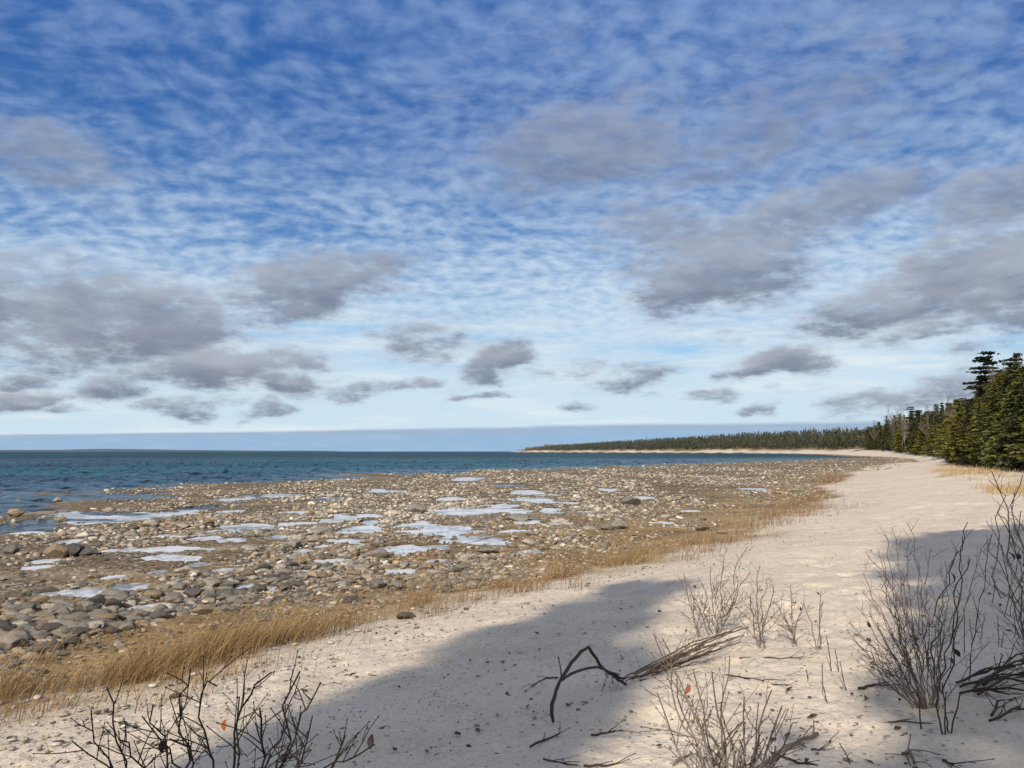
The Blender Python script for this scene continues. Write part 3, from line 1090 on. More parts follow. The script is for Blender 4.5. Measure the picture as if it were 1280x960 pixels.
def stem(base, tip, r0, r1, r, cols, twig_len=.22, spacing=.085, level=1, start=.25, wob=.035, bow=0.0, via=None):
    """one main stem with its side twigs, as one mesh"""
    T = Tubes()
    L = np.linalg.norm(np.array(tip) - np.array(base))
    n = max(7, min(16, int(L / .07)))
    if via is None:
        pts = curve(base, tip, n, wob, r, bow)
    else:
        pts = np.vstack([curve(base, via, 6, .012, r)[:-1], curve(via, tip, 11, wob * 1.6, r, r.uniform(-.05, .05))])
        n = len(pts)
    t = np.linspace(0, 1, n)
    T.add(pts, r0 + (r1 - r0) * t ** .8, 7, cols[3], cols[1])
    tg = np.gradient(pts, axis=0); tg /= np.linalg.norm(tg, axis=1, keepdims=True)
    bud(T, pts[-1], tg[-1], r1 * 1.7, cols[2])
    s = start * L
    while s < L * .97:
        k = s / L
        i = min(n - 2, int(k * (n - 1)))
        fr = k * (n - 1) - i
        p = pts[i] * (1 - fr) + pts[i + 1] * fr
        q = rand_perp(tg[i], r)
        ang = r.uniform(.5, 1.0)
        d = tg[i] * cos(ang) + q * sin(ang)
        ll = twig_len * r.uniform(.45, 1.25) * (1.0 - .55 * k)
        if r.random() < .8:
            twig(T, p, d, ll, max(.0013, (r0 + (r1 - r0) * k) * .55), level, r, cols)
        else:
            bud(T, p, d, r1 * 1.6, cols[2])
        s += spacing * r.uniform(.6, 1.4)
    return T


COL_DARK = [(0.055, 0.042, 0.036), (0.040, 0.027, 0.024), (0.030, 0.018, 0.016), (0.075, 0.062, 0.052)]
COL_SHADED = [(0.028, 0.021, 0.018), (0.020, 0.014, 0.012), (0.016, 0.010, 0.009), (0.035, 0.028, 0.024)]  # twig colours darkened to stand for shade on the near left shrub
COL_RED = [(0.125, 0.088, 0.072), (0.085, 0.05, 0.041), (0.05, 0.024, 0.021), (0.22, 0.18, 0.15)]
COL_GREY = [(0.22, 0.18, 0.15), (0.13, 0.095, 0.08), (0.06, 0.036, 0.03), (0.42, 0.37, 0.32)]
COL_BROWN = [(0.155, 0.115, 0.092), (0.105, 0.066, 0.052), (0.06, 0.032, 0.026), (0.26, 0.215, 0.18)]


def leaf_mesh(L, W, col, seed):
    r = random.Random(seed)
    us = np.linspace(0, 1, 7)
    prof = np.array([.05, .55, .95, 1, .8, .45, .02])
    v, f = [], []
    for i, u in enumerate(us):
        for s in (-1, 0, 1):
            v.append((s * prof[i] * W / 2, u * L, .18 * L * sin(u * 3) + abs(s) * W * .22 + r.gauss(0, .02) * L))
    for i in range(6):
        for s in (0, 1):
            a = i * 3 + s
            f.append((a, a + 1, a + 4, a + 3))
    c = np.array(col)[None] * (np.ones((21, 1)) * np.array([r.uniform(.75, 1.2) for _ in range(21)])[:, None])
    return np_mesh("leaf", v, np.array(f), M_LEAF, True, c)


def shrub(name, stems, label, group, cols, depth_j, base_depth, r0, r1, seed, leaves=(), tipd=0.0, crown=None, **kw):
    """stems: list of (base px, base py, tip px, tip py); positions fixed in the place at base_depth"""
    r = random.Random(seed)
    b0 = G(stems[0][0], stems[0][1]) if base_depth is None else None
    if b0 is None:
        bx = (stems[0][0] - 640) / F * base_depth
        b0 = np.array([bx, base_depth, ground_z(bx, base_depth)])
    root = empty(name, b0, label, "shrub", group)
    for (bx, by, tx, ty) in stems:
        if base_depth is None:
            b = G(bx, by)
        else:
            xx = (bx - 640) / F * base_depth; yy = base_depth + r.uniform(-.05, .05)
            b = np.array([xx, yy, ground_z(xx, yy)])
        b[2] -= .03
        y = b[1] + r.uniform(-depth_j, depth_j) + tipd
        t = at(tx, ty, max(y, .9))
        v = None
        if crown is not None:
            v = at(crown[0] + (tx - crown[0]) * .22 + r.uniform(-22, 22), crown[1] + r.uniform(-50, 45), b[1] + (y - b[1]) * .3) - b0
        T = stem(b - b0, t - b0, r0 * r.uniform(.8, 1.2), r1 * r.uniform(.85, 1.15), r, cols, via=v, **kw)
        mesh_obj("stem", T.mesh("stem", M_TWIG), root)
    for (px, py, dd, L, col) in leaves:
        o = mesh_obj("leaf", leaf_mesh(L, L * .5, col, int(px)), root, at(px, py, dd) - b0)
        o.rotation_euler = (r.uniform(.7, 1.3), r.uniform(-.5, .5), r.uniform(-.7, .7))
        if max(col) > .3 and col[1] < .2: o["label"] = "withered orange leaf still hanging on the twig"
    return root


# near left shrub, its foot below the frame
S1 = [(250, 0, 114, 890), (255, 0, 134, 861), (262, 0, 191, 883), (262, 0, 179, 897), (270, 0, 238, 838), (275, 0, 270, 857), (280, 0, 299, 874),
      (285, 0, 325, 888), (290, 0, 337, 842), (292, 0, 374, 841), (298, 0, 400, 855), (300, 0, 390, 897), (305, 0, 431, 921), (240, 0, 92, 928), (310, 0, 466, 932), (265, 0, 215, 925), (285, 0, 352, 915), (248, 0, 150, 925)]
shrub("bare_shrub", S1, "dark bare shrub with upright twigs and one orange leaf at lower left corner", None, COL_SHADED, .22, 1.62, .0034, .0016, 3,
      leaves=[(281, 914, 1.50, .021, (0.50, 0.13, 0.03)), (203, 942, 1.6, .025, (.05, .03, .03)), (463, 937, 1.65, .03, (.04, .03, .03)), (208, 938, 1.55, .02, (.04, .02, .02))],
      twig_len=.16, spacing=.058, level=1, start=.60, wob=.034, crown=(272, 1062))
# bottom centre shrub with pale stems
S2 = [(893, 985, 818, 795), (893, 985, 829, 800), (900, 985, 867, 838), (900, 985, 890, 841), (905, 985, 912, 822), (893, 985, 822, 868), (897, 985, 846, 850), (910, 985, 964, 864), (908, 985, 930, 873),
      (912, 985, 977, 884), (906, 985, 948, 880), (903, 985, 902, 880), (915, 985, 990, 905), (898, 985, 880, 900)]
shrub("bare_shrub", S2, "bare shrub with pale grey stems spreading from the bottom edge, centre right", None, COL_GREY, .25, 3.75, .0085, .0027, 4,
      leaves=[(857, 868, 3.7, .05, (0.33, 0.12, 0.06)), (872, 906, 3.75, .045, (0.30, 0.15, 0.085))], twig_len=.30, spacing=.075, level=1, start=.25, wob=.03)
# middle shrubs behind the driftwood
S3 = [(873, 797, 855, 718), (873, 797, 868, 740), (895, 790, 909, 686), (895, 790, 934, 684), (895, 788, 888, 708), (893, 790, 873, 722), (897, 790, 921, 720), (890, 792, 862, 735), (899, 790, 938, 716)]
shrub("bare_shrub", S3, "brown bare shrub on lit sand directly behind the driftwood bundle", None, COL_BROWN, .3, None, .0065, .0026, 5, twig_len=.32, spacing=.06, level=1, start=.15, wob=.04)
S3b = [(952, 811, 950, 707), (952, 811, 958, 726), (953, 811, 967, 734), (952, 811, 938, 745), (996, 801, 988, 732), (996, 801, 966, 752), (996, 801, 1005, 750)]
shrub("bare_shrub", S3b, "brown bare shrub right of the driftwood bundle, before the open sand", None, COL_BROWN, .3, None, .0065, .0026, 6, twig_len=.30, spacing=.06, level=1, start=.15, wob=.045)
S3c = [(1020, 815, 1026, 740), (1021, 815, 1005, 755), (1020, 814, 1029, 752)]
shrub("bare_shrub", S3c, "small thin shrub with dark buds, just right of the brown pair", None, COL_BROWN, .12, None, .006, .0026, 8,
      leaves=[(1024, 745, 5.9, .035, (.035, .025, .022)), (1000, 764, 6, .035, (.04, .025, .022))], twig_len=.12, spacing=.09, level=1, start=.4, wob=.04)
# large right shrub
S4 = [(1155, 880, 1115, 660), (1160, 880, 1134, 654), (1152, 880, 1082, 690), (1152, 880, 1078, 740), (1150, 880, 1060, 778), (1155, 880, 1097, 686), (1156, 880, 1105, 718), (1160, 880, 1126, 714),
      (1152, 880, 1088, 757), (1150, 882, 1076, 822), (1149, 882, 1072, 806), (1163, 880, 1147, 702), (1166, 880, 1163, 686), (1168, 880, 1181, 702), (1172, 880, 1198, 690), (1174, 880, 1236, 674),
      (1176, 885, 1238, 802), (1160, 880, 1120, 745), (1158, 880, 1108, 775), (1165, 880, 1150, 740), (1170, 880, 1178, 745), (1172, 880, 1195, 730), (1153, 880, 1092, 800), (1166, 880, 1172, 770)]
rs = random.Random(41)
S4 = S4 + [(a + rs.uniform(-4, 6), b, c + rs.uniform(-14, 14), d_ + rs.uniform(4, 34)) for (a, b, c, d_) in S4[:7]] + [(1152, 881, 1066, 795), (1150, 881, 1084, 835), (1153, 881, 1100, 820), (1151, 881, 1070, 758)]
shrub("bare_shrub", S4, "largest bare shrub with a dense fan of brown stems at the right", None, COL_RED, .38, None, .0044, .0017, 9,
      leaves=[(1200, 822, 4.7, .06, (.04, .028, .022)), (1193, 832, 4.6, .05, (.05, .035, .028)), (1088, 785, 4.8, .04, (.045, .03, .025)), (1192, 728, 4.9, .06, (.06, .035, .028))], twig_len=.27, spacing=.08, level=1, start=.26, wob=.03)
S4b = [(1173, 868, 1203, 672), (1174, 868, 1209, 654), (1175, 866, 1212, 700), (1200, 850, 1234, 690)]
shrub("bare_shrub", S4b, "tall slender dark stems rising behind the right of the largest shrub", None, COL_DARK, .2, None, .0065, .0028, 10, twig_len=.17, spacing=.12, level=1, start=.4, wob=.03)
S4c = [(1151, 910, 1147, 868), (1180, 918, 1172, 860), (1181, 918, 1183, 866), (1188, 915, 1200, 868), (1187, 914, 1178, 855)]
shrub("bare_shrub", S4c, "short dark shoots standing in sand at the foot of the largest shrub", None, COL_DARK, .08, None, .0052, .0035, 12, twig_len=.06, spacing=.14, level=0, start=.5, wob=.03)
# right edge shrub
S5 = [(1330, 0, 1240, 590), (1332, 0, 1236, 600), (1330, 0, 1233, 652), (1330, 0, 1252, 682), (1335, 0, 1268, 618), (1335, 0, 1276, 640), (1330, 0, 1247, 640), (1332, 0, 1262, 665), (1338, 0, 1278, 595), (1330, 0, 1240, 668), (1330, 0, 1258, 650)]
shrub("bare_shrub", S5, "dark shrub reaching into the frame from the right edge", None, COL_BROWN, .3, 4.3, .0046, .0020, 14,
      leaves=[(1272, 701, 4.3, .05, (.05, .02, .022)), (1268, 700, 4.2, .045, (.05, .02, .022))], twig_len=.24, spacing=.07, level=1, start=.3, wob=.035)

# thin stalks standing in the sand
STALKS = [(1040, 838, 1033, 795), (1058, 860, 1050, 828), (1048, 838, 1044, 812), (1035, 878, 1028, 830), (1011, 852, 1008, 838), (1206, 815, 1206, 770), (1226, 800, 1230, 768), (1246, 806, 1247, 770), (1262, 770, 1265, 740),
          (1216, 800, 1212, 775), (1240, 752, 1243, 722), (1252, 812, 1254, 790), (1270, 795, 1268, 752), (1225, 776, 1216, 745), (752, 862, 758, 848), (935, 945, 925, 925), (1065, 958, 1050, 930), (1140, 958, 1132, 940), (895, 958, 905, 940)]
for n, (bx, by, tx, ty) in enumerate(STALKS):
    r = random.Random(60 + n)
    b = G(bx, by); t = at(tx, ty, b[1] + r.uniform(-.05, .05))
    T = stem(np.array([0, 0, -.02]), t - b, .004, .0026, r, COL_DARK, .05, .12, 0, .5, .03)
    o = mesh_obj("dead_stalk", T.mesh("dead_stalk", M_TWIG), None, b)
    right = bx > 1190
    tag(o, "thin dark dead stalk standing in the shaded sand behind the largest shrub" if right else "thin dead stalk poking out of the open sand between the shrubs",
        "stalk", "stalks in the shade at the right" if right else "stalks in the open sand")


# ------------------------------------------------------------------ driftwood
def stick(name, pts, r0, r1, label, group=None, seed=0, cols=((.16, .125, .10), (.10, .075, .06)), forks=0, sides=8):
    r = random.Random(seed)
    pts = [np.array(p, float) for p in pts]
    o0 = pts[0].copy()
    # resample with a little wobble
    dense = []
    for a, b in zip(pts[:-1], pts[1:]):
        k = max(2, int(np.linalg.norm(b - a) / .07))
        for i in range(k):
            dense.append(a + (b - a) * i / k + np.array([r.gauss(0, 1), r.gauss(0, 1), r.gauss(0, .6)]) * (.3 * r0 + .003))
    dense.append(pts[-1])
    dense = np.array(dense) - o0
    T = Tubes()
    n = len(dense)
    rad_ = np.linspace(r0, r1, n) * np.array([r.uniform(.85, 1.15) for _ in range(n)])
    T.add(dense, rad_, sides, cols[0], cols[1])
    tg = np.gradient(dense, axis=0)
    for k in range(forks):
        i = r.randrange(n // 4, n)
        d = tg[i] / (np.linalg.norm(tg[i]) + 1e-9)
        q = rand_perp(d, r); q[2] = abs(q[2]) * .5
        twig(T, dense[i], d * .8 + q * .6, r.uniform(.08, .22), max(.0016, rad_[i] * .5), 0, r, [cols[0], cols[1], cols[1], cols[0]], .0)
    o = mesh_obj(name, T.mesh(name, M_DRIFT), None, o0)
    return tag(o, label, "driftwood", group)


def lie(px, py, h=0.0):
    p = G(px, py)
    p[2] += h
    return p


bd = G(690, 903)[1]
ed = G(781, 856)[1]
DK = ((.085, .063, .052), (.05, .036, .03))
T = [lie(690, 903), at(691, 880, bd), at(695, 862, bd + .05), at(702, 848, bd + .12), at(714, 829, bd + .25), at(726, 815, bd + .38), at(735, 808, bd + .48),
     at(745, 823, bd + .58), at(757, 838, bd + .68), lie(770, 849, .02), lie(782, 857, .01)]
stick("driftwood_branch", T, .013, .011, "crooked dark branch bent into a peak above the shaded sand", None, 1, DK, 4)
stick("driftwood_branch", [at(700, 850, bd + .12), at(715, 841, bd + .25), at(732, 836, bd + .40), at(748, 834, bd + .55), at(762, 839, bd + .68), lie(781, 853, .03)], .010, .008,
      "low curved dark branch lying under the crooked peaked one", None, 2, DK, 2)
stick("driftwood_stick", [lie(698, 851, .03), lie(682, 852, .03), lie(668, 858, .02), lie(656, 866, .01)], .006, .004, "thin dark twig trailing left from the crooked branch", None, 3, DK, 3)
BUN = [((775, 855), (925, 803)), ((780, 850), (900, 815)), ((785, 848), (936, 799)), ((800, 848), (915, 808)), ((790, 852), (890, 822)), ((810, 843), (930, 806)), ((800, 850), (905, 826)), ((820, 838), (935, 802)), ((782, 854), (870, 840)), ((815, 848), (925, 815)),
       ((840, 832), (928, 797)), ((830, 842), (895, 826)), ((805, 845), (880, 815))]
rr2 = random.Random(9)
for n, (a, b) in enumerate(BUN):
    h = .03 + .025 * (n % 4)
    A = lie(*a, .02); B = lie(*b, h + .03)
    m = (A + B) / 2 + np.array([rr2.gauss(0, .03), rr2.gauss(0, .05), rr2.uniform(.01, .05)])
    c = rr2.choice([((.15, .115, .09), (.10, .075, .058)), ((.085, .06, .047), (.055, .038, .03)), ((.20, .155, .12), (.12, .09, .07))])
    stick("driftwood_stick", [A, m, B], rr2.uniform(.005, .0095), rr2.uniform(.003, .006), "weathered brown stick in the long driftwood bundle left of the brown shrubs", "sticks of the driftwood bundle", 20 + n, c, 4)
LOOSE = [([(800, 851), (840, 849), (900, 848)], .008, "straight thin stick on lit sand just below the driftwood bundle"),
         ([(908, 846), (940, 852), (971, 858)], .011, "thick short stick pointing right below the driftwood bundle"),
         ([(930, 850), (965, 848), (1001, 845)], .007, "pale stick lying flat right of the thick short stick"),
         ([(925, 822), (975, 824), (1030, 820)], .006, "long thin stick at the foot of the brown shrubs"),
         ([(662, 934), (680, 926), (699, 918)], .008, "short dark stick lying at a slant below the crooked branch"),
         ([(737, 921), (752, 918), (769, 915)], .009, "knobbly short dark stick right of the slanted one"),
         ([(728, 957), (748, 957), (768, 956)], .008, "dark stick lying level at the bottom edge of the shade"),
         ([(678, 950), (700, 954), (722, 957)], .005, "thin curved twig at the bottom edge left of the level stick"),
         ([(843, 958), (852, 950), (861, 945)], .009, "stubby pale stick at bottom edge left of the pale stemmed shrub"),
         ([(935, 975), (975, 940), (1022, 919)], .014, "thick forked bough slanting from the bottom edge right of the pale shrub"),
         ([(965, 942), (1000, 956), (1022, 958)], .007, "thin twig under the thick slanting bough"),
         ([(1015, 938), (1024, 938), (1031, 938)], .006, "tiny dark stick alone on sand right of the thick bough"),
         ([(1072, 862), (1085, 860), (1098, 857)], .011, "short fat stick lying left of the largest shrub"),
         ([(1105, 905), (1130, 903), (1165, 905)], .005, "faint thin stick lying in front of the largest shrub"),
         ([(430, 858), (418, 853), (405, 857)], .006, "small twig lying on lit sand at the shade border, lower left"),
         ([(1130, 945), (1138, 940), (1143, 955)], .011, "pale broken piece of wood at the bottom edge under the largest shrub"),
         ([(1178, 952), (1185, 955), (1192, 956)], .008, "small dark bark chip at bottom right"),
         ([(455, 842), (470, 845), (485, 843)], .004, "hair thin twig on the sand at the shade border")]
for n, (pp, r0, lab) in enumerate(LOOSE):
    stick("driftwood_stick", [lie(a, b, r0 * .7) for a, b in pp], r0, r0 * .7, lab, None, 50 + n, DK if n not in (2, 8, 9, 15) else ((.26, .21, .17), (.16, .125, .10)), 3 if r0 < .01 else 5)
# dark brush pile at the right edge
for n, (a, b, h) in enumerate([((1198, 856), (1300, 838), .10), ((1200, 862), (1300, 846), .06), ((1205, 858), (1295, 858), .05), ((1215, 866), (1300, 832), .14), ((1200, 870), (1262, 872), .04), ((1222, 872), (1300, 850), .12), ((1240, 905), (1290, 890), .03),
                               ((1240, 898), (1255, 880), .05), ((1218, 868), (1300, 874), .06), ((1230, 860), (1300, 820), .18), ((1236, 853), (1305, 862), .10), ((1196, 858), (1270, 845), .12)]):
    h *= .55
    A = lie(*a, .02); B = lie(*b, h)
    stick("brush_branch", [A, (A + B) / 2 + np.array([0, 0, .03 + h * .2]), B], .009, .005, "dark fallen branch in the brush pile at the right edge, beside the largest shrub", "fallen branches of the brush pile", 90 + n, DK, 7)

# dead leaves and bits on the sand
vs, fs, cs, base = [], [], [], 0
rl = random.Random(77)
LF = [(600, 780, 1180, 958, 60), (1000, 840, 1280, 958, 35), (330, 860, 700, 955, 30), (1080, 660, 1280, 850, 40), (500, 750, 800, 850, 30)]
for (x0, y0, x1, y1, n) in LF:
    for _ in range(n):
        p = G(rl.uniform(x0, x1), rl.uniform(y0, y1))
        L = rl.uniform(.012, .04); W = L * rl.uniform(.3, .6); th = rl.uniform(0, 6.28)
        u = np.array([cos(th), sin(th), rl.uniform(-.2, .4)]); w = np.array([-sin(th), cos(th), rl.uniform(-.5, .5)])
        q = np.array([p - u * L, p - w * W + [0, 0, .3 * W], p + u * L, p + w * W + [0, 0, .2 * W]]) + np.array([0, 0, .012])
        vs.append(q); fs.append(np.arange(4)[None] + base); base += 4
        cs.append(np.repeat(np.array([rl.choice([(.07, .045, .03), (.05, .035, .028), (.12, .08, .05), (.09, .06, .045)])]), 4, 0))
for _ in range(2600):
    d_ = 4.5 * (45 / 4.5) ** rl.random(); a_ = rad(rl.uniform(-38, 30))
    qx, qy = d_ * sin(a_), d_ * cos(a_)
    e_ = float(coast_dist(np.array([qx]), np.array([qy]))[0])
    if not (.3 < e_ < 7): continue
    line = max(math.exp(-((e_ - c_) / w_) ** 2) for c_, w_ in ((1.1, .25), (2.1, .18), (3.4, .22), (4.9, .3)))
    if rl.random() > line * .8 + .06: continue
    L = rl.uniform(.012, .05); W = L * rl.uniform(.12, .5); th = rl.gauss(1.1, .6)
    p = np.array([qx, qy, ground_z(qx, qy)])
    u = np.array([cos(th), sin(th), rl.uniform(-.1, .3)]); w = np.array([-sin(th), cos(th), rl.uniform(-.5, .5)])
    q = np.array([p - u * L, p - w * W + [0, 0, .3 * W], p + u * L, p + w * W + [0, 0, .2 * W]]) + np.array([0, 0, .014])
    vs.append(q); fs.append(np.arange(4)[None] + base); base += 4
    cs.append(np.repeat(np.array([rl.choice([(.07, .045, .03), (.05, .035, .028), (.13, .085, .05), (.18, .12, .07)])]), 4, 0))
me = np_mesh("leaf_litter", np.vstack(vs), np.vstack(fs), M_LEAF, False, np.vstack(cs))
tag(mesh_obj("leaf_litter", me), "dark dead leaves and bark bits strewn over the near sand", "leaf litter", kind="stuff")

# ------------------------------------------------------------------ trees
def cards(pos_, u, w):
    """rhombic leaf sprays"""
    n = len(pos_)
    V = np.stack([pos_ - u * .5, pos_ + w * .5 - u * .05, pos_ + u * .5, pos_ - w * .5 - u * .05], 1).reshape(-1, 3)
    return V, np.arange(n * 4).reshape(-1, 4)


def conifer(seed, h, r0, base, whorls, per, steps, droop, profile, card, c_in, c_out, gap=0.0, flat=.35, per_pt=2):
    rg = np.random.default_rng(seed)
    P, U, W, C = [], [], [], []
    lob = rg.uniform(0, 6.28, 4)
    zs = base + (1 - base) * (np.arange(whorls) + rg.uniform(-.3, .3, whorls)) / whorls
    for zf in zs:
        rr_ = r0 * profile(min(1.0, max(0.0, (zf - base) / (1 - base))))
        if rg.random() < gap: rr_ *= rg.uniform(.25, .6)
        for b in range(per):
            a = rg.uniform(0, 2 * PI)
            L = rr_ * rg.uniform(.45, 1.25) * (1 + .28 * math.sin(2 * a + lob[0] + 5 * zf) + .18 * math.sin(3 * a + lob[1] - 9 * zf))
            tone = rg.uniform(.65, 1.25)
            k = max(2, int(steps * abs(L) / r0) + 1)
            for t in (np.arange(k) + rg.uniform(0, 1, k) * .8) / k:
                t = .12 + .88 * t
                for _ in range(per_pt):
                    jit = rg.normal(0, card * .45, 3) * (1, 1, flat)
                    p = np.array([cos(a) * L * t, sin(a) * L * t, zf * h + droop * L * t * t]) + jit
                    d = np.array([cos(a + rg.normal(0, .8)), sin(a + rg.normal(0, .8)), rg.normal(droop * .6, .45)])
                    d /= np.linalg.norm(d)
                    s = card * rg.uniform(.6, 1.25)
                    o = rg.normal(0, 1, 3); o -= d * o.dot(d); o /= np.linalg.norm(o)
                    P.append(p); U.append(d * s * 1.7); W.append(o * s * .75)
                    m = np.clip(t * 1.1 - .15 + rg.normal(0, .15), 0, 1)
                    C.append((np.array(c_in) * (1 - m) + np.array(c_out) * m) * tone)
    V, Fc = cards(np.array(P), np.array(U), np.array(W))
    return V, Fc, np.repeat(np.array(C), 4, 0)


def trunk_mesh(h, r, seed, lean=0.0):
    r_ = random.Random(seed)
    T = Tubes()
    n = 9
    p = np.array([[r_.gauss(0, .012) * h * (i > 0) + lean * h * (i / n) ** 1.3, r_.gauss(0, .012) * h * (i > 0), h * i / (n - 1)] for i in range(n)])
    p[0, 2] = -.4
    T.add(p, np.linspace(r, r * .12, n), 8, (.1, .08, .06))
    return np_mesh("trunk", np.vstack(T.v), [np.vstack([a for a, b in T.f]), np.vstack([b for a, b in T.f])], M_TRUNK, True)


def cone(p): return lambda t: max(0.0, 1 - t) ** p * (.75 + .25 * min(1, t * 6)) + .02


KIND = {}
# (h, r) are unit sizes; copies are scaled
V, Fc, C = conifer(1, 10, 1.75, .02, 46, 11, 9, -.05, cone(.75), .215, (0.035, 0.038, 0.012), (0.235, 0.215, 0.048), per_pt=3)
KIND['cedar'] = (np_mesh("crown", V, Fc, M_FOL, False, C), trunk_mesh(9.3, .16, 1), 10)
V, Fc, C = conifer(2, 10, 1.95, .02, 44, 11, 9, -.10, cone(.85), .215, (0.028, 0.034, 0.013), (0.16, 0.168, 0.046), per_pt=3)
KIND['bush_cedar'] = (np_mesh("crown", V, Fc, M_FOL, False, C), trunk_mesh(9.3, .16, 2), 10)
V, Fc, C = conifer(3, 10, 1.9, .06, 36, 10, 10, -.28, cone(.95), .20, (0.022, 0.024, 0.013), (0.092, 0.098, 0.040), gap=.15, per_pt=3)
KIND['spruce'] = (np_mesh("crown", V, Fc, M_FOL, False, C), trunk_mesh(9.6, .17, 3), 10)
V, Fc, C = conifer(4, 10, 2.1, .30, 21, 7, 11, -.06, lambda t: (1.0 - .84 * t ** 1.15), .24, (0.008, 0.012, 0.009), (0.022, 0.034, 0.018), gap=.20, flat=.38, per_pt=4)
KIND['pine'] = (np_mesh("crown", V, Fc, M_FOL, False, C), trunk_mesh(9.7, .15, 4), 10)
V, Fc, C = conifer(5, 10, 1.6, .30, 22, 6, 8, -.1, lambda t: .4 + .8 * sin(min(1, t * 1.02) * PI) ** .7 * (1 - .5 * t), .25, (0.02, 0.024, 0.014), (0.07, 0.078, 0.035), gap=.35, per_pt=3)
KIND['scraggly'] = (np_mesh("crown", V, Fc, M_FOL, False, C), trunk_mesh(9.5, .14, 5, .02), 10)


def bare_tree(seed, h, forks, r0, dense=3):
    r = random.Random(seed)
    T = Tubes()
    def grow(a, d, L, rad_, lvl):
        n = 6
        pts = [a]
        dd = d
        for i in range(n):
            dd = dd + np.array([r.gauss(0, .10), r.gauss(0, .10), r.gauss(.04, .06)])
            dd = dd / np.linalg.norm(dd)
            pts.append(pts[-1] + dd * L / n)
        T.add(pts, np.linspace(rad_, rad_ * .55, n + 1), 5 if lvl < 2 else 4, (.1, .1, .1))
        if lvl >= dense: return
        for k in range(forks if lvl else forks + 5):
            t = r.uniform(.35 if lvl == 0 else .2, 1)
            i = min(n, int(t * n))
            q = rand_perp(dd, r)
            an = r.uniform(.45, .9)
            nd = dd * cos(an) + q * sin(an); nd[2] += .15
            grow(pts[i], nd / np.linalg.norm(nd), L * r.uniform(.32, .52), max(.012, rad_ * .45 * (1.2 - .5 * t)), lvl + 1)
    grow(np.zeros(3), np.array([0.02, 0, 1.0]), h * .8, r0, 0)
    V = np.vstack(T.v); Fq = np.vstack([a for a, b in T.f]); Ft = np.vstack([b for a, b in T.f])
    return V, Fq, Ft


BARE = {}
for s in (1, 2, 3):
    V, Fq, Ft = bare_tree(s, 10, 5, .13)
    BARE[s] = np_mesh("branches", V, [Fq, Ft], M_PALEBARK if s != 2 else M_TRUNK, True)

TREE_PROTO = {}


def add_tree(kind, x, y, h, label, group, wide=1.0, rz=0.0, lean=0.0):
    z = ground_z(x, y)
    name = {'cedar': 'cedar_tree', 'bush_cedar': 'cedar_tree', 'spruce': 'spruce_tree', 'pine': 'pine_tree', 'scraggly': 'spruce_tree', 'bare': 'bare_tree'}[kind.split('_n')[0] if kind.startswith('bare') else kind]
    o = empty(name, (x, y, z), label, "tree", group)
    o.rotation_euler = (lean * .4, lean, rz)
    if kind.startswith('bare'):
        k = int(kind[-1])
        s = h / 10
        o.scale = (s * wide, s * wide, s)
        mesh_obj("branches", BARE[k], o)
        return o
    crown, trunk, hh = KIND[kind]
    s = h / hh
    o.scale = (s * wide, s * wide, s)
    mesh_obj("trunk", trunk, o)
    mesh_obj("crown", crown, o)
    return o


def tree_px(kind, px, pytop, d, label, group, wide=1.0, lean=0.0):
    x = (px - 640) / F * d
    z = ground_z(x, d)
    top = EYE + (HZ - pytop) / F * d
    add_tree(kind, x, d, top - z, label, group, wide, rt.uniform(0, 6.28), lean)


rt = random.Random(21)
LINE = "trees of the wood along the right of the beach"
NAMEDT = [
    ('pine', 1237, 436, 92, "tallest white pine with dark layered boughs standing above the wood", 1.25, 0),
    ('bare_n1', 1219, 478, 100, "bare grey tree with fine twigs just left of the tallest pine", .8, 0),
    ('bare_n1', 1236, 515, 70, "leaning bare grey trunk in front of dark evergreens below the tallest pine", .7, -.12),
    ('bare_n3', 1226, 552, 72, "small pale bare tree at the foot of the wood, left of the leaning trunk", .6, -.1),
    ('spruce', 1211, 503, 84, "dark spruce with boughs down to the sand at the left of the pine", 1.35, 0),
    ('cedar', 1199, 500, 92, "yellow green cedar at the corner of the wood where the sand curves in", 1.3, 0),
    ('pine', 1178, 502, 232, "small pine poking out above the middle of the tree line", .6, 0),
    ('spruce', 1108, 519, 455, "narrow dark spruce at the far left end of the tree line", .8, 0),
    ('bare_n2', 1120, 511, 418, "tall bare tree beside the narrow far spruce", .8, 0),
    ('bare_n1', 1131, 508, 372, "pale bare birch showing a white trunk in the far tree line", .9, 0),
    ('scraggly', 1140, 508, 348, "loose crowned dark evergreen rising above the far cedars", 1.1, 0),
    ('scraggly', 1148, 512, 318, "second loose crowned evergreen, right of the first in the far tree line", 1.1, 0),
    ('cedar', 1152, 520, 304, "broad yellow green cedar below the loose crowned evergreens", 1.1, 0),
    ('spruce', 1276, 438, 68, "tall dark spruce cut by the right edge of the photo", 1.1, 0),
    ('scraggly', 1268, 446, 78, "scraggly dark evergreen left of the tall spruce at the right edge", 1.3, 0),
    ('cedar', 1253, 462, 74, "olive cedar right of the tallest pine", 1.25, 0),
    ('bush_cedar', 1243, 478, 70, "dense green cedar right in front of the tallest pine", 1.3, 0),
    ('bush_cedar', 1262, 492, 63, "dark bushy cedar at the right, low in front of the tall spruce", 1.45, 0),
    ('spruce', 1283, 475, 58, "nearest dark spruce filling the right edge", 1.5, 0),
    ('cedar', 1225, 500, 80, "olive cedar right below the crown of the tallest pine", 1.3, 0),
]
for (k, px, top, d, lab, wide, lean) in NAMEDT:
    tree_px(k, px, top, d, lab, LINE, wide, lean)
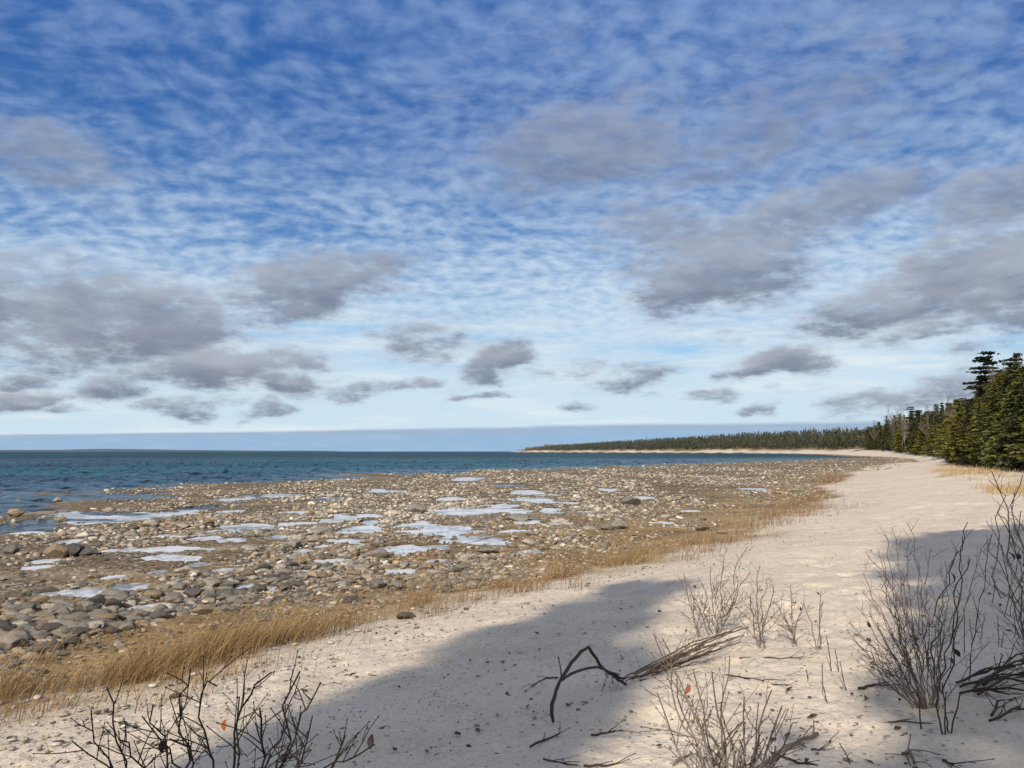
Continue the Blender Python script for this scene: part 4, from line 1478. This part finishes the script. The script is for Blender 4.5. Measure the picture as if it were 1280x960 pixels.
# the rest of the wood, row behind row
prof_px = [1066, 1085, 1100, 1115, 1135, 1150, 1165, 1180, 1197, 1215, 1235, 1255, 1280, 1330]
prof_top = [543, 533, 527, 522, 520, 518, 514, 509, 503, 497, 482, 470, 462, 450]
prof_d = [600, 560, 490, 435, 365, 315, 275, 228, 98, 88, 80, 70, 60, 50]
LAB = {'cedar': "yellow green cedar in the crowded wood along the right of the beach",
       'bush_cedar': "dark green cedar in the crowded wood along the right of the beach",
       'spruce': "dark spruce in the crowded wood along the right of the beach",
       'scraggly': "thin crowned evergreen in the crowded wood along the right of the beach"}
for row, (n, back, lift) in enumerate([(50, 0.0, 8), (40, .10, 1), (34, .24, -2)]):
    for i in range(n):
        px = 1078 + (1335 - 1078) * ((i + rt.random() * .8) / n) ** .92
        d = float(np.interp(px, prof_px, prof_d)) * (1 + back + rt.uniform(-.02, .05))
        top = float(np.interp(px, prof_px, prof_top)) + lift + rt.uniform(-9, 9) * (.4 + .6 * (px - 1078) / 250)
        if row == 0: top += rt.uniform(0, 10)
        k = rt.choices(['cedar', 'bush_cedar', 'spruce', 'scraggly'], [5, 5, 3, .6] if row == 0 else [2, 3, 4, 2.2])[0]
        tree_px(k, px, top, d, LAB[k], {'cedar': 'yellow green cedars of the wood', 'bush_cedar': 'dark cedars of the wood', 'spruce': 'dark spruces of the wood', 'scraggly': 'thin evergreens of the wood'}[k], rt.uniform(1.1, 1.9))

for n, (px, top, d) in enumerate([(1092, 524, 530), (1112, 514, 445), (1126, 513, 390), (1160, 505, 288), (1172, 503, 255), (1206, 492, 102), (1248, 458, 84), (1264, 440, 76)]):
    tree_px('bare_n%d' % (1 + n % 3), px, top, d, "leafless grey tree rising among the evergreens of the wood", "leafless trees of the wood", .8)

# trees behind the viewpoint that shade the near sand
SH = np.array([0.36, 0.93])            # ground direction of the shadows
ELEV = 32.0
TAN = math.tan(rad(ELEV))


def shade_tree(kind, tipx, tipy, h, label, wide=1.0):
    L = h / TAN
    x, y = tipx - SH[0] * L, tipy - SH[1] * L
    dz = ground_z(tipx, tipy) - ground_z(x, y)
    L = (h - dz) / TAN
    x, y = tipx - SH[0] * L, tipy - SH[1] * L
    add_tree(kind, x, y, h, label, "trees behind the viewpoint", wide, rt.uniform(0, 6.28))


BEH = "evergreen standing behind the viewpoint whose shade falls on the near sand"
for (k, tx, ty, h, w) in [('bush_cedar', 2.4, 13.2, 25, .95), ('bush_cedar', 1.3, 11.2, 24, .9), ('cedar', .3, 9.0, 23, .85), ('cedar', 1.2, 7.6, 22, .62), ('bush_cedar', 9.0, 17.6, 26, .75),
                          ('bush_cedar', 10.4, 18.3, 27, .95), ('bush_cedar', 12.3, 18.6, 26, 1.1), ('spruce', 13.9, 18.6, 27, 1.1), ('bush_cedar', 16.0, 18.6, 26, 1.1), ('bush_cedar', 11.6, 15.0, 24, 1.0), ('bush_cedar', 9.8, 9.5, 22, 1.0)]:
    shade_tree(k, tx, ty, h, BEH, w)

# ------------------------------------------------------------------ far forest (reads as one mass)
rg = np.random.default_rng(4)
tx, ty = [], []
seg = [(214, 470), (228, 520), (290, 700), (335, 900), (340, 1100), (305, 1300), (235, 1700), (120, 2200), (-15, 2800)]
for (x1, y1), (x2, y2) in zip(seg[:-1], seg[1:]):
    L = math.hypot(x2 - x1, y2 - y1)
    n = int(L * 3.4)
    t = rg.random(n)
    nx, ny = (y2 - y1) / L, -(x2 - x1) / L
    off = 14 + np.abs(rg.normal(0, 1, n)) * 85 + rg.random(n) * 40
    tx.append(x1 + (x2 - x1) * t + nx * off); ty.append(y1 + (y2 - y1) * t + ny * off)
tx = np.concatenate(tx); ty = np.concatenate(ty)
tz, dc, _, _ = H(tx, ty, True)
k = (dc > 24 + 10 * fbm(tx * .02, ty * .02, 601, 2)) & (ty > 430)
tx, ty, tz, dc = tx[k], ty[k], tz[k], dc[k]
n = len(tx)
con = rg.random(n) < .72 + .5 * fbm(tx * .01, ty * .01, 611, 2)
th = rg.uniform(9, 17, n) * np.interp(dc, [15, 40, 100], [.55, .85, 1.0]) * np.interp(ty, [430, 1500, 2100, 2800], [1, 1.0, .75, .3])
M = 46
t = rg.random((n, M)) ** .8
rw = np.where(con[:, None], .20 * th[:, None] * (1 - t) ** .9, .30 * th[:, None] * np.sqrt(np.clip(1 - (2 * t - 1.05) ** 2, 0.03, 1)))
a = rg.uniform(0, 6.28, (n, M))
rr_ = rw * np.sqrt(rg.random((n, M)))
zz = tz[:, None] + th[:, None] * np.where(con[:, None], .03 + .97 * t, .15 + .85 * t)
P = np.stack([tx[:, None] + np.cos(a) * rr_, ty[:, None] + np.sin(a) * rr_, zz], -1).reshape(-1, 3)
s = np.repeat(th * .085, M) * rg.uniform(.6, 1.3, n * M)
u = rg.normal(0, 1, (n * M, 3)); u /= np.linalg.norm(u, axis=1, keepdims=True)
w = rg.normal(0, 1, (n * M, 3)); w -= u * (u * w).sum(1, keepdims=True); w /= np.linalg.norm(w, axis=1, keepdims=True)
V, Fc = cards(P, u * s[:, None] * 1.5, w * s[:, None])
green = np.array([[.026, .040, .020], [.045, .055, .022], [.065, .070, .024]])[rg.integers(0, 3, n)]
brown = np.array([[.070, .058, .040], [.085, .068, .046], [.062, .056, .042]])[rg.integers(0, 3, n)]
c = np.where(con[:, None], green, brown) * rg.uniform(.7, 1.3, (n, 1))
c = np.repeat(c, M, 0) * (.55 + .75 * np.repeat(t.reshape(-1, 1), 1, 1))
haze_mix = np.interp(np.repeat(ty, M), [500, 2800], [.03, .30])[:, None]  # distance haze put into the tree colours
c = c * (1 - haze_mix) + np.array([.10, .135, .19]) * haze_mix
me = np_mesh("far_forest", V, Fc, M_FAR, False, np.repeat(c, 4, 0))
tag(mesh_obj("far_forest", me), "mixed brown and green forest along the far curving shore", "forest", kind="stuff")

# low land across the lake at the left
xs = np.linspace(-8600, -1500, 160)
yy = 9000.0
hgt = np.interp(xs, [-8600, -6500, -5200, -4700, -4300, -3600, -2400, -1900], [12, 18, 22, 36, 22, 18, 10, 0]) + 5 * fbm(xs * .004, xs * 0, 701, 3)
hgt = np.maximum(hgt, 0)
V = np.concatenate([np.stack([xs, np.full_like(xs, yy - 150), np.full_like(xs, -1)], 1), np.stack([xs, np.full_like(xs, yy), hgt], 1), np.stack([xs, np.full_like(xs, yy + 1200), hgt * .9], 1)])
n = len(xs)
f = np.array([[r * n + i, r * n + i + 1, (r + 1) * n + i + 1, (r + 1) * n + i] for r in range(2) for i in range(n - 1)])
M_HILL, nt, b = material("far_land_material")
nt.put(b.inputs['Base Color'], nt.mix(nt.noise(pos(nt), .01, 3, .6), (0.055, 0.085, 0.135), (0.085, 0.115, 0.16)))  # blue-grey of distant haze put into the base colour
b.inputs['Roughness'].default_value = 1.0
tag(mesh_obj("hills", np_mesh("hills", V, f, M_HILL, True)), kind="structure")

# ------------------------------------------------------------------ sun and sky
AZ = math.atan2(-SH[0], -SH[1])
sun_d = bpy.data.lights.new("sun", 'SUN')
sun_d.energy = 5.0
sun_d.angle = rad(0.5)
sun_d.color = (1.0, 0.87, 0.70)
sun = bpy.data.objects.new("sun", sun_d)
COL.objects.link(sun)
L = Vector((SH[0] * cos(rad(ELEV)), SH[1] * cos(rad(ELEV)), -sin(rad(ELEV))))
sun.rotation_euler = L.to_track_quat('-Z', 'Y').to_euler()

world = bpy.data.worlds.new("World")
scene.world = world
world.use_nodes = True
w = NT(world.node_tree)
bg = next(n for n in w.n if n.type == 'BACKGROUND')
STR = 0.10
bg.inputs['Strength'].default_value = STR
sky = w.new('ShaderNodeTexSky', sky_type='NISHITA')
sky.sun_disc = False
sky.sun_elevation = rad(ELEV)
sky.sun_rotation = AZ % (2 * PI)
sky.air_density = 1.0; sky.dust_density = 0.4; sky.ozone_density = 3.0
D = w.new('ShaderNodeTexCoord').outputs['Generated']
dx, dy, dz = w.sep(D)
el = w.math('ARCSINE', dz)
azs = w.math('ARCTAN2', dx, dy)
AE = w.comb(azs, el, 0.0)


def lin(r, g, b, k=1.0):
    f = lambda c: (c / 255 / 12.92 if c / 255 <= .04045 else ((c / 255 + .055) / 1.055) ** 2.4)
    return tuple(f(c) * k / STR for c in (r, g, b))


hsv = w.new('ShaderNodeHueSaturation')
hsv.inputs['Saturation'].default_value = 1.25
hsv.inputs['Value'].default_value = .80
w.l.new(sky.outputs[0], hsv.inputs['Color'])
base = hsv.outputs[0]
# a deeper blue overhead, pale near the horizon
deg = PI / 180
base = w.mix(w.mapr(el, 3 * deg, 27 * deg, .45, .92, 'LINEAR'), base, w.mix(w.mapr(el, 8 * deg, 26 * deg), lin(104, 156, 216), lin(52, 101, 172)))
veil = w.mapr(el, 16 * deg, 3.5 * deg, 0, .90)
base = w.mix(veil, base, lin(206, 229, 243))
base = w.mix(w.math('MULTIPLY', w.mapr(el, 9 * deg, 6.5 * deg), w.mapr(el, 4.2 * deg, 6.2 * deg)), base, base)
# high ripple cloud (altocumulus) on a plane overhead
den = w.math('ADD', dz, .22)
pl = w.comb(w.math('DIVIDE', dx, den), w.math('DIVIDE', dy, den), 0.0)
rot = w.new('ShaderNodeMapping'); w.put(rot.inputs['Vector'], pl)
rot.inputs['Rotation'].default_value = (0, 0, rad(-10)); rot.inputs['Scale'].default_value = (0.85, 1.0, 1.0)
wn = w.new('ShaderNodeTexNoise'); w.put(wn.inputs['Vector'], rot.outputs[0]); wn.inputs['Scale'].default_value = 3.0; wn.inputs['Detail'].default_value = 2
warp = w.vmath('MULTIPLY_ADD', wn.outputs['Color'], (.12, .12, 0), rot.outputs[0])
rip = w.noise(warp, 23.0, 3, .5)
wx, wy, _z = w.sep(warp)
rows = w.math('SINE', w.math('MULTIPLY', w.math('ADD', wy, w.math('MULTIPLY', wx, .18)), 46.0))
rip2 = w.noise(warp, 4.2, 4, .55)
big_ = w.noise(pl, 1.1, 4, .55)
cov = w.math('ADD', w.math('MULTIPLY', rip, .95), w.math('ADD', w.math('MULTIPLY', rip2, .45), w.math('MULTIPLY', big_, .55)))
cov = w.math('ADD', cov, w.math('MULTIPLY', rows, .035))
cov = w.math('ADD', cov, w.mapr(azs, -34 * deg, 10 * deg, -.05, .08, 'LINEAR'))
cov = w.math('ADD', cov, w.mapr(el, 28 * deg, 12 * deg, -.02, .05, 'LINEAR'))
ac = w.mapr(cov, .66, 1.40)
accol = w.mix(w.mapr(el, 10 * deg, 25 * deg), lin(214, 232, 246), lin(140, 168, 212))
base = w.mix(w.math('MULTIPLY', ac, w.mapr(el, 2.5 * deg, 12 * deg, .25, .85)), base, accol)
# long pale streaks near the horizon
st = w.noise(w.vmath('MULTIPLY', AE, (2.2, 17, 1)), 1.7, 5, .6)
base = w.mix(w.math('MULTIPLY', w.mapr(st, .46, .64), w.mapr(el, 15 * deg, 6 * deg, 0, .75)), base, lin(228, 238, 243))
base = w.mix(w.math('MULTIPLY', w.mapr(st, .46, .34), w.math('MULTIPLY', w.mapr(el, 12 * deg, 8 * deg), w.mapr(el, 4 * deg, 7 * deg, 0, .7))), base, lin(150, 200, 240))

# grey cumulus: lumps of cloud at fixed places in the sky
CL = [  # photo px, py, half w, half h, tilt (deg), weight
    (60, 390, 190, 52, -4, 1.0), (180, 400, 120, 45, 3, 1.0), (390, 355, 125, 36, 14, .95), (300, 385, 120, 28, 8, .8), (35, 345, 90, 40, 0, .75), (30, 440, 90, 30, 0, .75),
    (290, 462, 105, 27, 3, 1.05), (370, 482, 42, 18, 0, .9), (160, 475, 65, 20, 8, .9), (45, 497, 50, 11, 5, .9), (215, 505, 45, 10, -4, .9), (95, 510, 30, 8, 0, .85), (20, 478, 40, 9, 0, .8), (330, 511, 38, 10, 8, .85), (245, 503, 60, 8, 0, .7),
    (460, 489, 62, 10, 8, .9), (520, 479, 28, 9, 0, .9), (540, 425, 52, 32, 0, .85), (615, 455, 56, 25, 22, .95), (590, 440, 90, 22, 10, .6), (605, 496, 40, 8, 6, .85), (790, 468, 55, 20, 14, .9), (720, 458, 50, 14, 6, .65), (733, 512, 22, 6, 3, .8), (800, 500, 20, 6, 0, .6),
    (970, 453, 52, 18, 4, 1.0), (890, 492, 38, 10, 6, .95), (945, 510, 30, 8, 8, .85), (905, 418, 18, 10, 0, .55), (1000, 487, 40, 8, 0, .45),
    (900, 340, 110, 42, 8, 1.0), (960, 290, 180, 42, 14, .95), (830, 290, 90, 40, 0, .8), (1060, 260, 90, 30, 20, .85),
    (720, 190, 135, 52, 8, .95), (660, 200, 90, 36, 0, .75), (790, 130, 80, 30, 15, .7), (900, 180, 150, 60, 14, .75), (1020, 130, 140, 42, 18, .62), (1090, 150, 80, 40, 0, .6), (820, 210, 90, 26, 0, .7), (980, 110, 330, 110, 6, .45), (850, 185, 290, 62, 8, .55), (1000, 330, 230, 60, 12, .45), (150, 370, 240, 60, 4, .5), (600, 160, 120, 50, 0, .3), (800, 60, 260, 70, 0, .30),
    (1100, 385, 110, 38, 8, 1.0), (1200, 345, 110, 42, 16, 1.0), (1265, 360, 80, 36, 12, 1.0), (1250, 250, 60, 40, 10, .85), (1150, 420, 56, 14, 14, .85), (1010, 390, 60, 34, 0, .45),
    (1100, 505, 62, 14, 6, .85), (1180, 495, 80, 18, 14, .8), (1210, 465, 60, 16, 20, .6), (1245, 435, 50, 14, 0, .6), (1270, 500, 60, 30, 0, .7), (1130, 300, 70, 30, 10, .5),
    (60, 205, 100, 40, -8, .8), (30, 180, 70, 26, 0, .5), (480, 330, 60, 30, 0, .55), (1230, 400, 60, 14, 10, .55), (1190, 60, 120, 40, 10, .45), (430, 130, 80, 16, 0, .3), (985, 50, 120, 40, 0, .35),
]
AS = w.vmath('MULTIPLY', AE, (1.0, 2.5, 1.0))
n1 = w.new('ShaderNodeTexNoise'); w.put(n1.inputs['Vector'], AS); n1.inputs['Scale'].default_value = 7.0; n1.inputs['Detail'].default_value = 6; n1.inputs['Roughness'].default_value = .55
WA = w.vmath('ADD', AE, w.vmath('MULTIPLY', w.vmath('SUBTRACT', n1.outputs['Color'], (.5, .5, .5)), (.16, .06, 0)))
tot = None; low = None
for (px, py, hw, hh, tilt, wt) in CL:
    d = pix_dir(px, py); d /= np.linalg.norm(d)
    ca, ce = math.atan2(d[0], d[1]), math.asin(d[2])
    sx_, sy_ = hw / F * 1.42, hh / F * 1.46
    mp = w.new('ShaderNodeMapping', vector_type='TEXTURE')
    w.put(mp.inputs['Vector'], WA)
    mp.inputs['Location'].default_value = (ca, ce, 0)
    mp.inputs['Rotation'].default_value = (0, 0, rad(tilt))
    mp.inputs['Scale'].default_value = (sx_, sy_, 1)
    ln = w.vmath('LENGTH', mp.outputs[0])
    g = w.mapr(ln, 1.35, .25, 0, wt)
    up = w.math('MULTIPLY', g, w.mapr(w.vmath('DOT_PRODUCT', mp.outputs[0], (0, 1, 0)), -.8, .9, 0, 1, 'LINEAR'))
    pair = w.comb(g, up, 0.0)
    tot = pair if tot is None else w.vmath('MAXIMUM', tot, pair)
tot, low, _z = w.sep(tot)
fine_ = w.noise(AS, 22, 7, .66)
mid_ = w.noise(AS, 6, 5, .55)
dens = w.math('ADD', tot, w.math('ADD', w.math('MULTIPLY', w.math('SUBTRACT', fine_, .5), 1.5), w.math('MULTIPLY', w.math('SUBTRACT', mid_, .5), .95)))
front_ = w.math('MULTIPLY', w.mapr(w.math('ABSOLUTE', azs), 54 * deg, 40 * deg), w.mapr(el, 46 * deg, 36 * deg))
# unseen directions carry brighter white cloud, added to lift the ambient light
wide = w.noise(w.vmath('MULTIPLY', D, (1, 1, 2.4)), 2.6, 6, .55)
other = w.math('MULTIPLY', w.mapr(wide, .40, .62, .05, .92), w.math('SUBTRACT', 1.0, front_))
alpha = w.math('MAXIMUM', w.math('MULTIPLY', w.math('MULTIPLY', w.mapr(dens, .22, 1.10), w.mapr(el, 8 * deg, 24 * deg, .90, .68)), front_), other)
# thick cloud is grey, thin edges catch the light
hi = w.mapr(el, 8 * deg, 20 * deg)
lump = w.noise(AS, 12, 6, .58)
rise = w.math('DIVIDE', low, w.math('ADD', tot, .05))
rise = w.math('ADD', rise, w.math('MULTIPLY', w.math('SUBTRACT', lump, .5), 1.1))
thick = w.mix(w.mapr(rise, .12, .85), w.mix(hi, lin(112, 121, 144), lin(126, 135, 154)), w.mix(hi, lin(168, 174, 188), lin(162, 169, 184)))
thin = w.mix(hi, lin(186, 200, 218), lin(160, 176, 204))
ccol = w.mix(w.mapr(dens, .38, .95), thin, thick)
ccol = w.mix(w.math('SUBTRACT', 1.0, front_), ccol, lin(226, 226, 224, .98))  # added cloud out of view is nearly white
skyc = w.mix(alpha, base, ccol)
# bank of distant blue haze along the horizon
ben = w.math('ADD', el, w.math('MULTIPLY', w.math('SUBTRACT', w.noise(w.vmath('MULTIPLY', AE, (3, 30, 1)), 2.0, 5, .6), .5), .006))
btop = w.mapr(azs, -34 * deg, 8 * deg, 1.05 * deg, 2.0 * deg, 'LINEAR')
rel = w.math('DIVIDE', ben, btop)
bank = w.math('MULTIPLY', w.mapr(rel, 1.08, .90), .92)
bcol = w.mix(w.mapr(rel, .55, .95), lin(148, 182, 216), lin(156, 178, 204))
bcol = w.mix(w.mapr(w.noise(w.vmath('MULTIPLY', AE, (6, 40, 1)), 2.4, 5, .6), .50, .66, 0, .55), bcol, lin(164, 190, 222))
skyc = w.mix(bank, skyc, bcol)
# below the horizon
skyc = w.mix(w.mapr(el, -.2 * deg, -2 * deg), skyc, lin(70, 95, 120))
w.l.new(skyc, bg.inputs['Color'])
world.cycles.sampling_method = 'MANUAL'
world.cycles.sample_map_resolution = 512

scene.view_settings.view_transform = 'Standard'
scene.view_settings.look = 'None'
scene.view_settings.exposure = 0
scene.view_settings.gamma = 1
scene.cycles.max_bounces = 5
scene.cycles.diffuse_bounces = 2
scene.cycles.glossy_bounces = 2
scene.cycles.transmission_bounces = 1
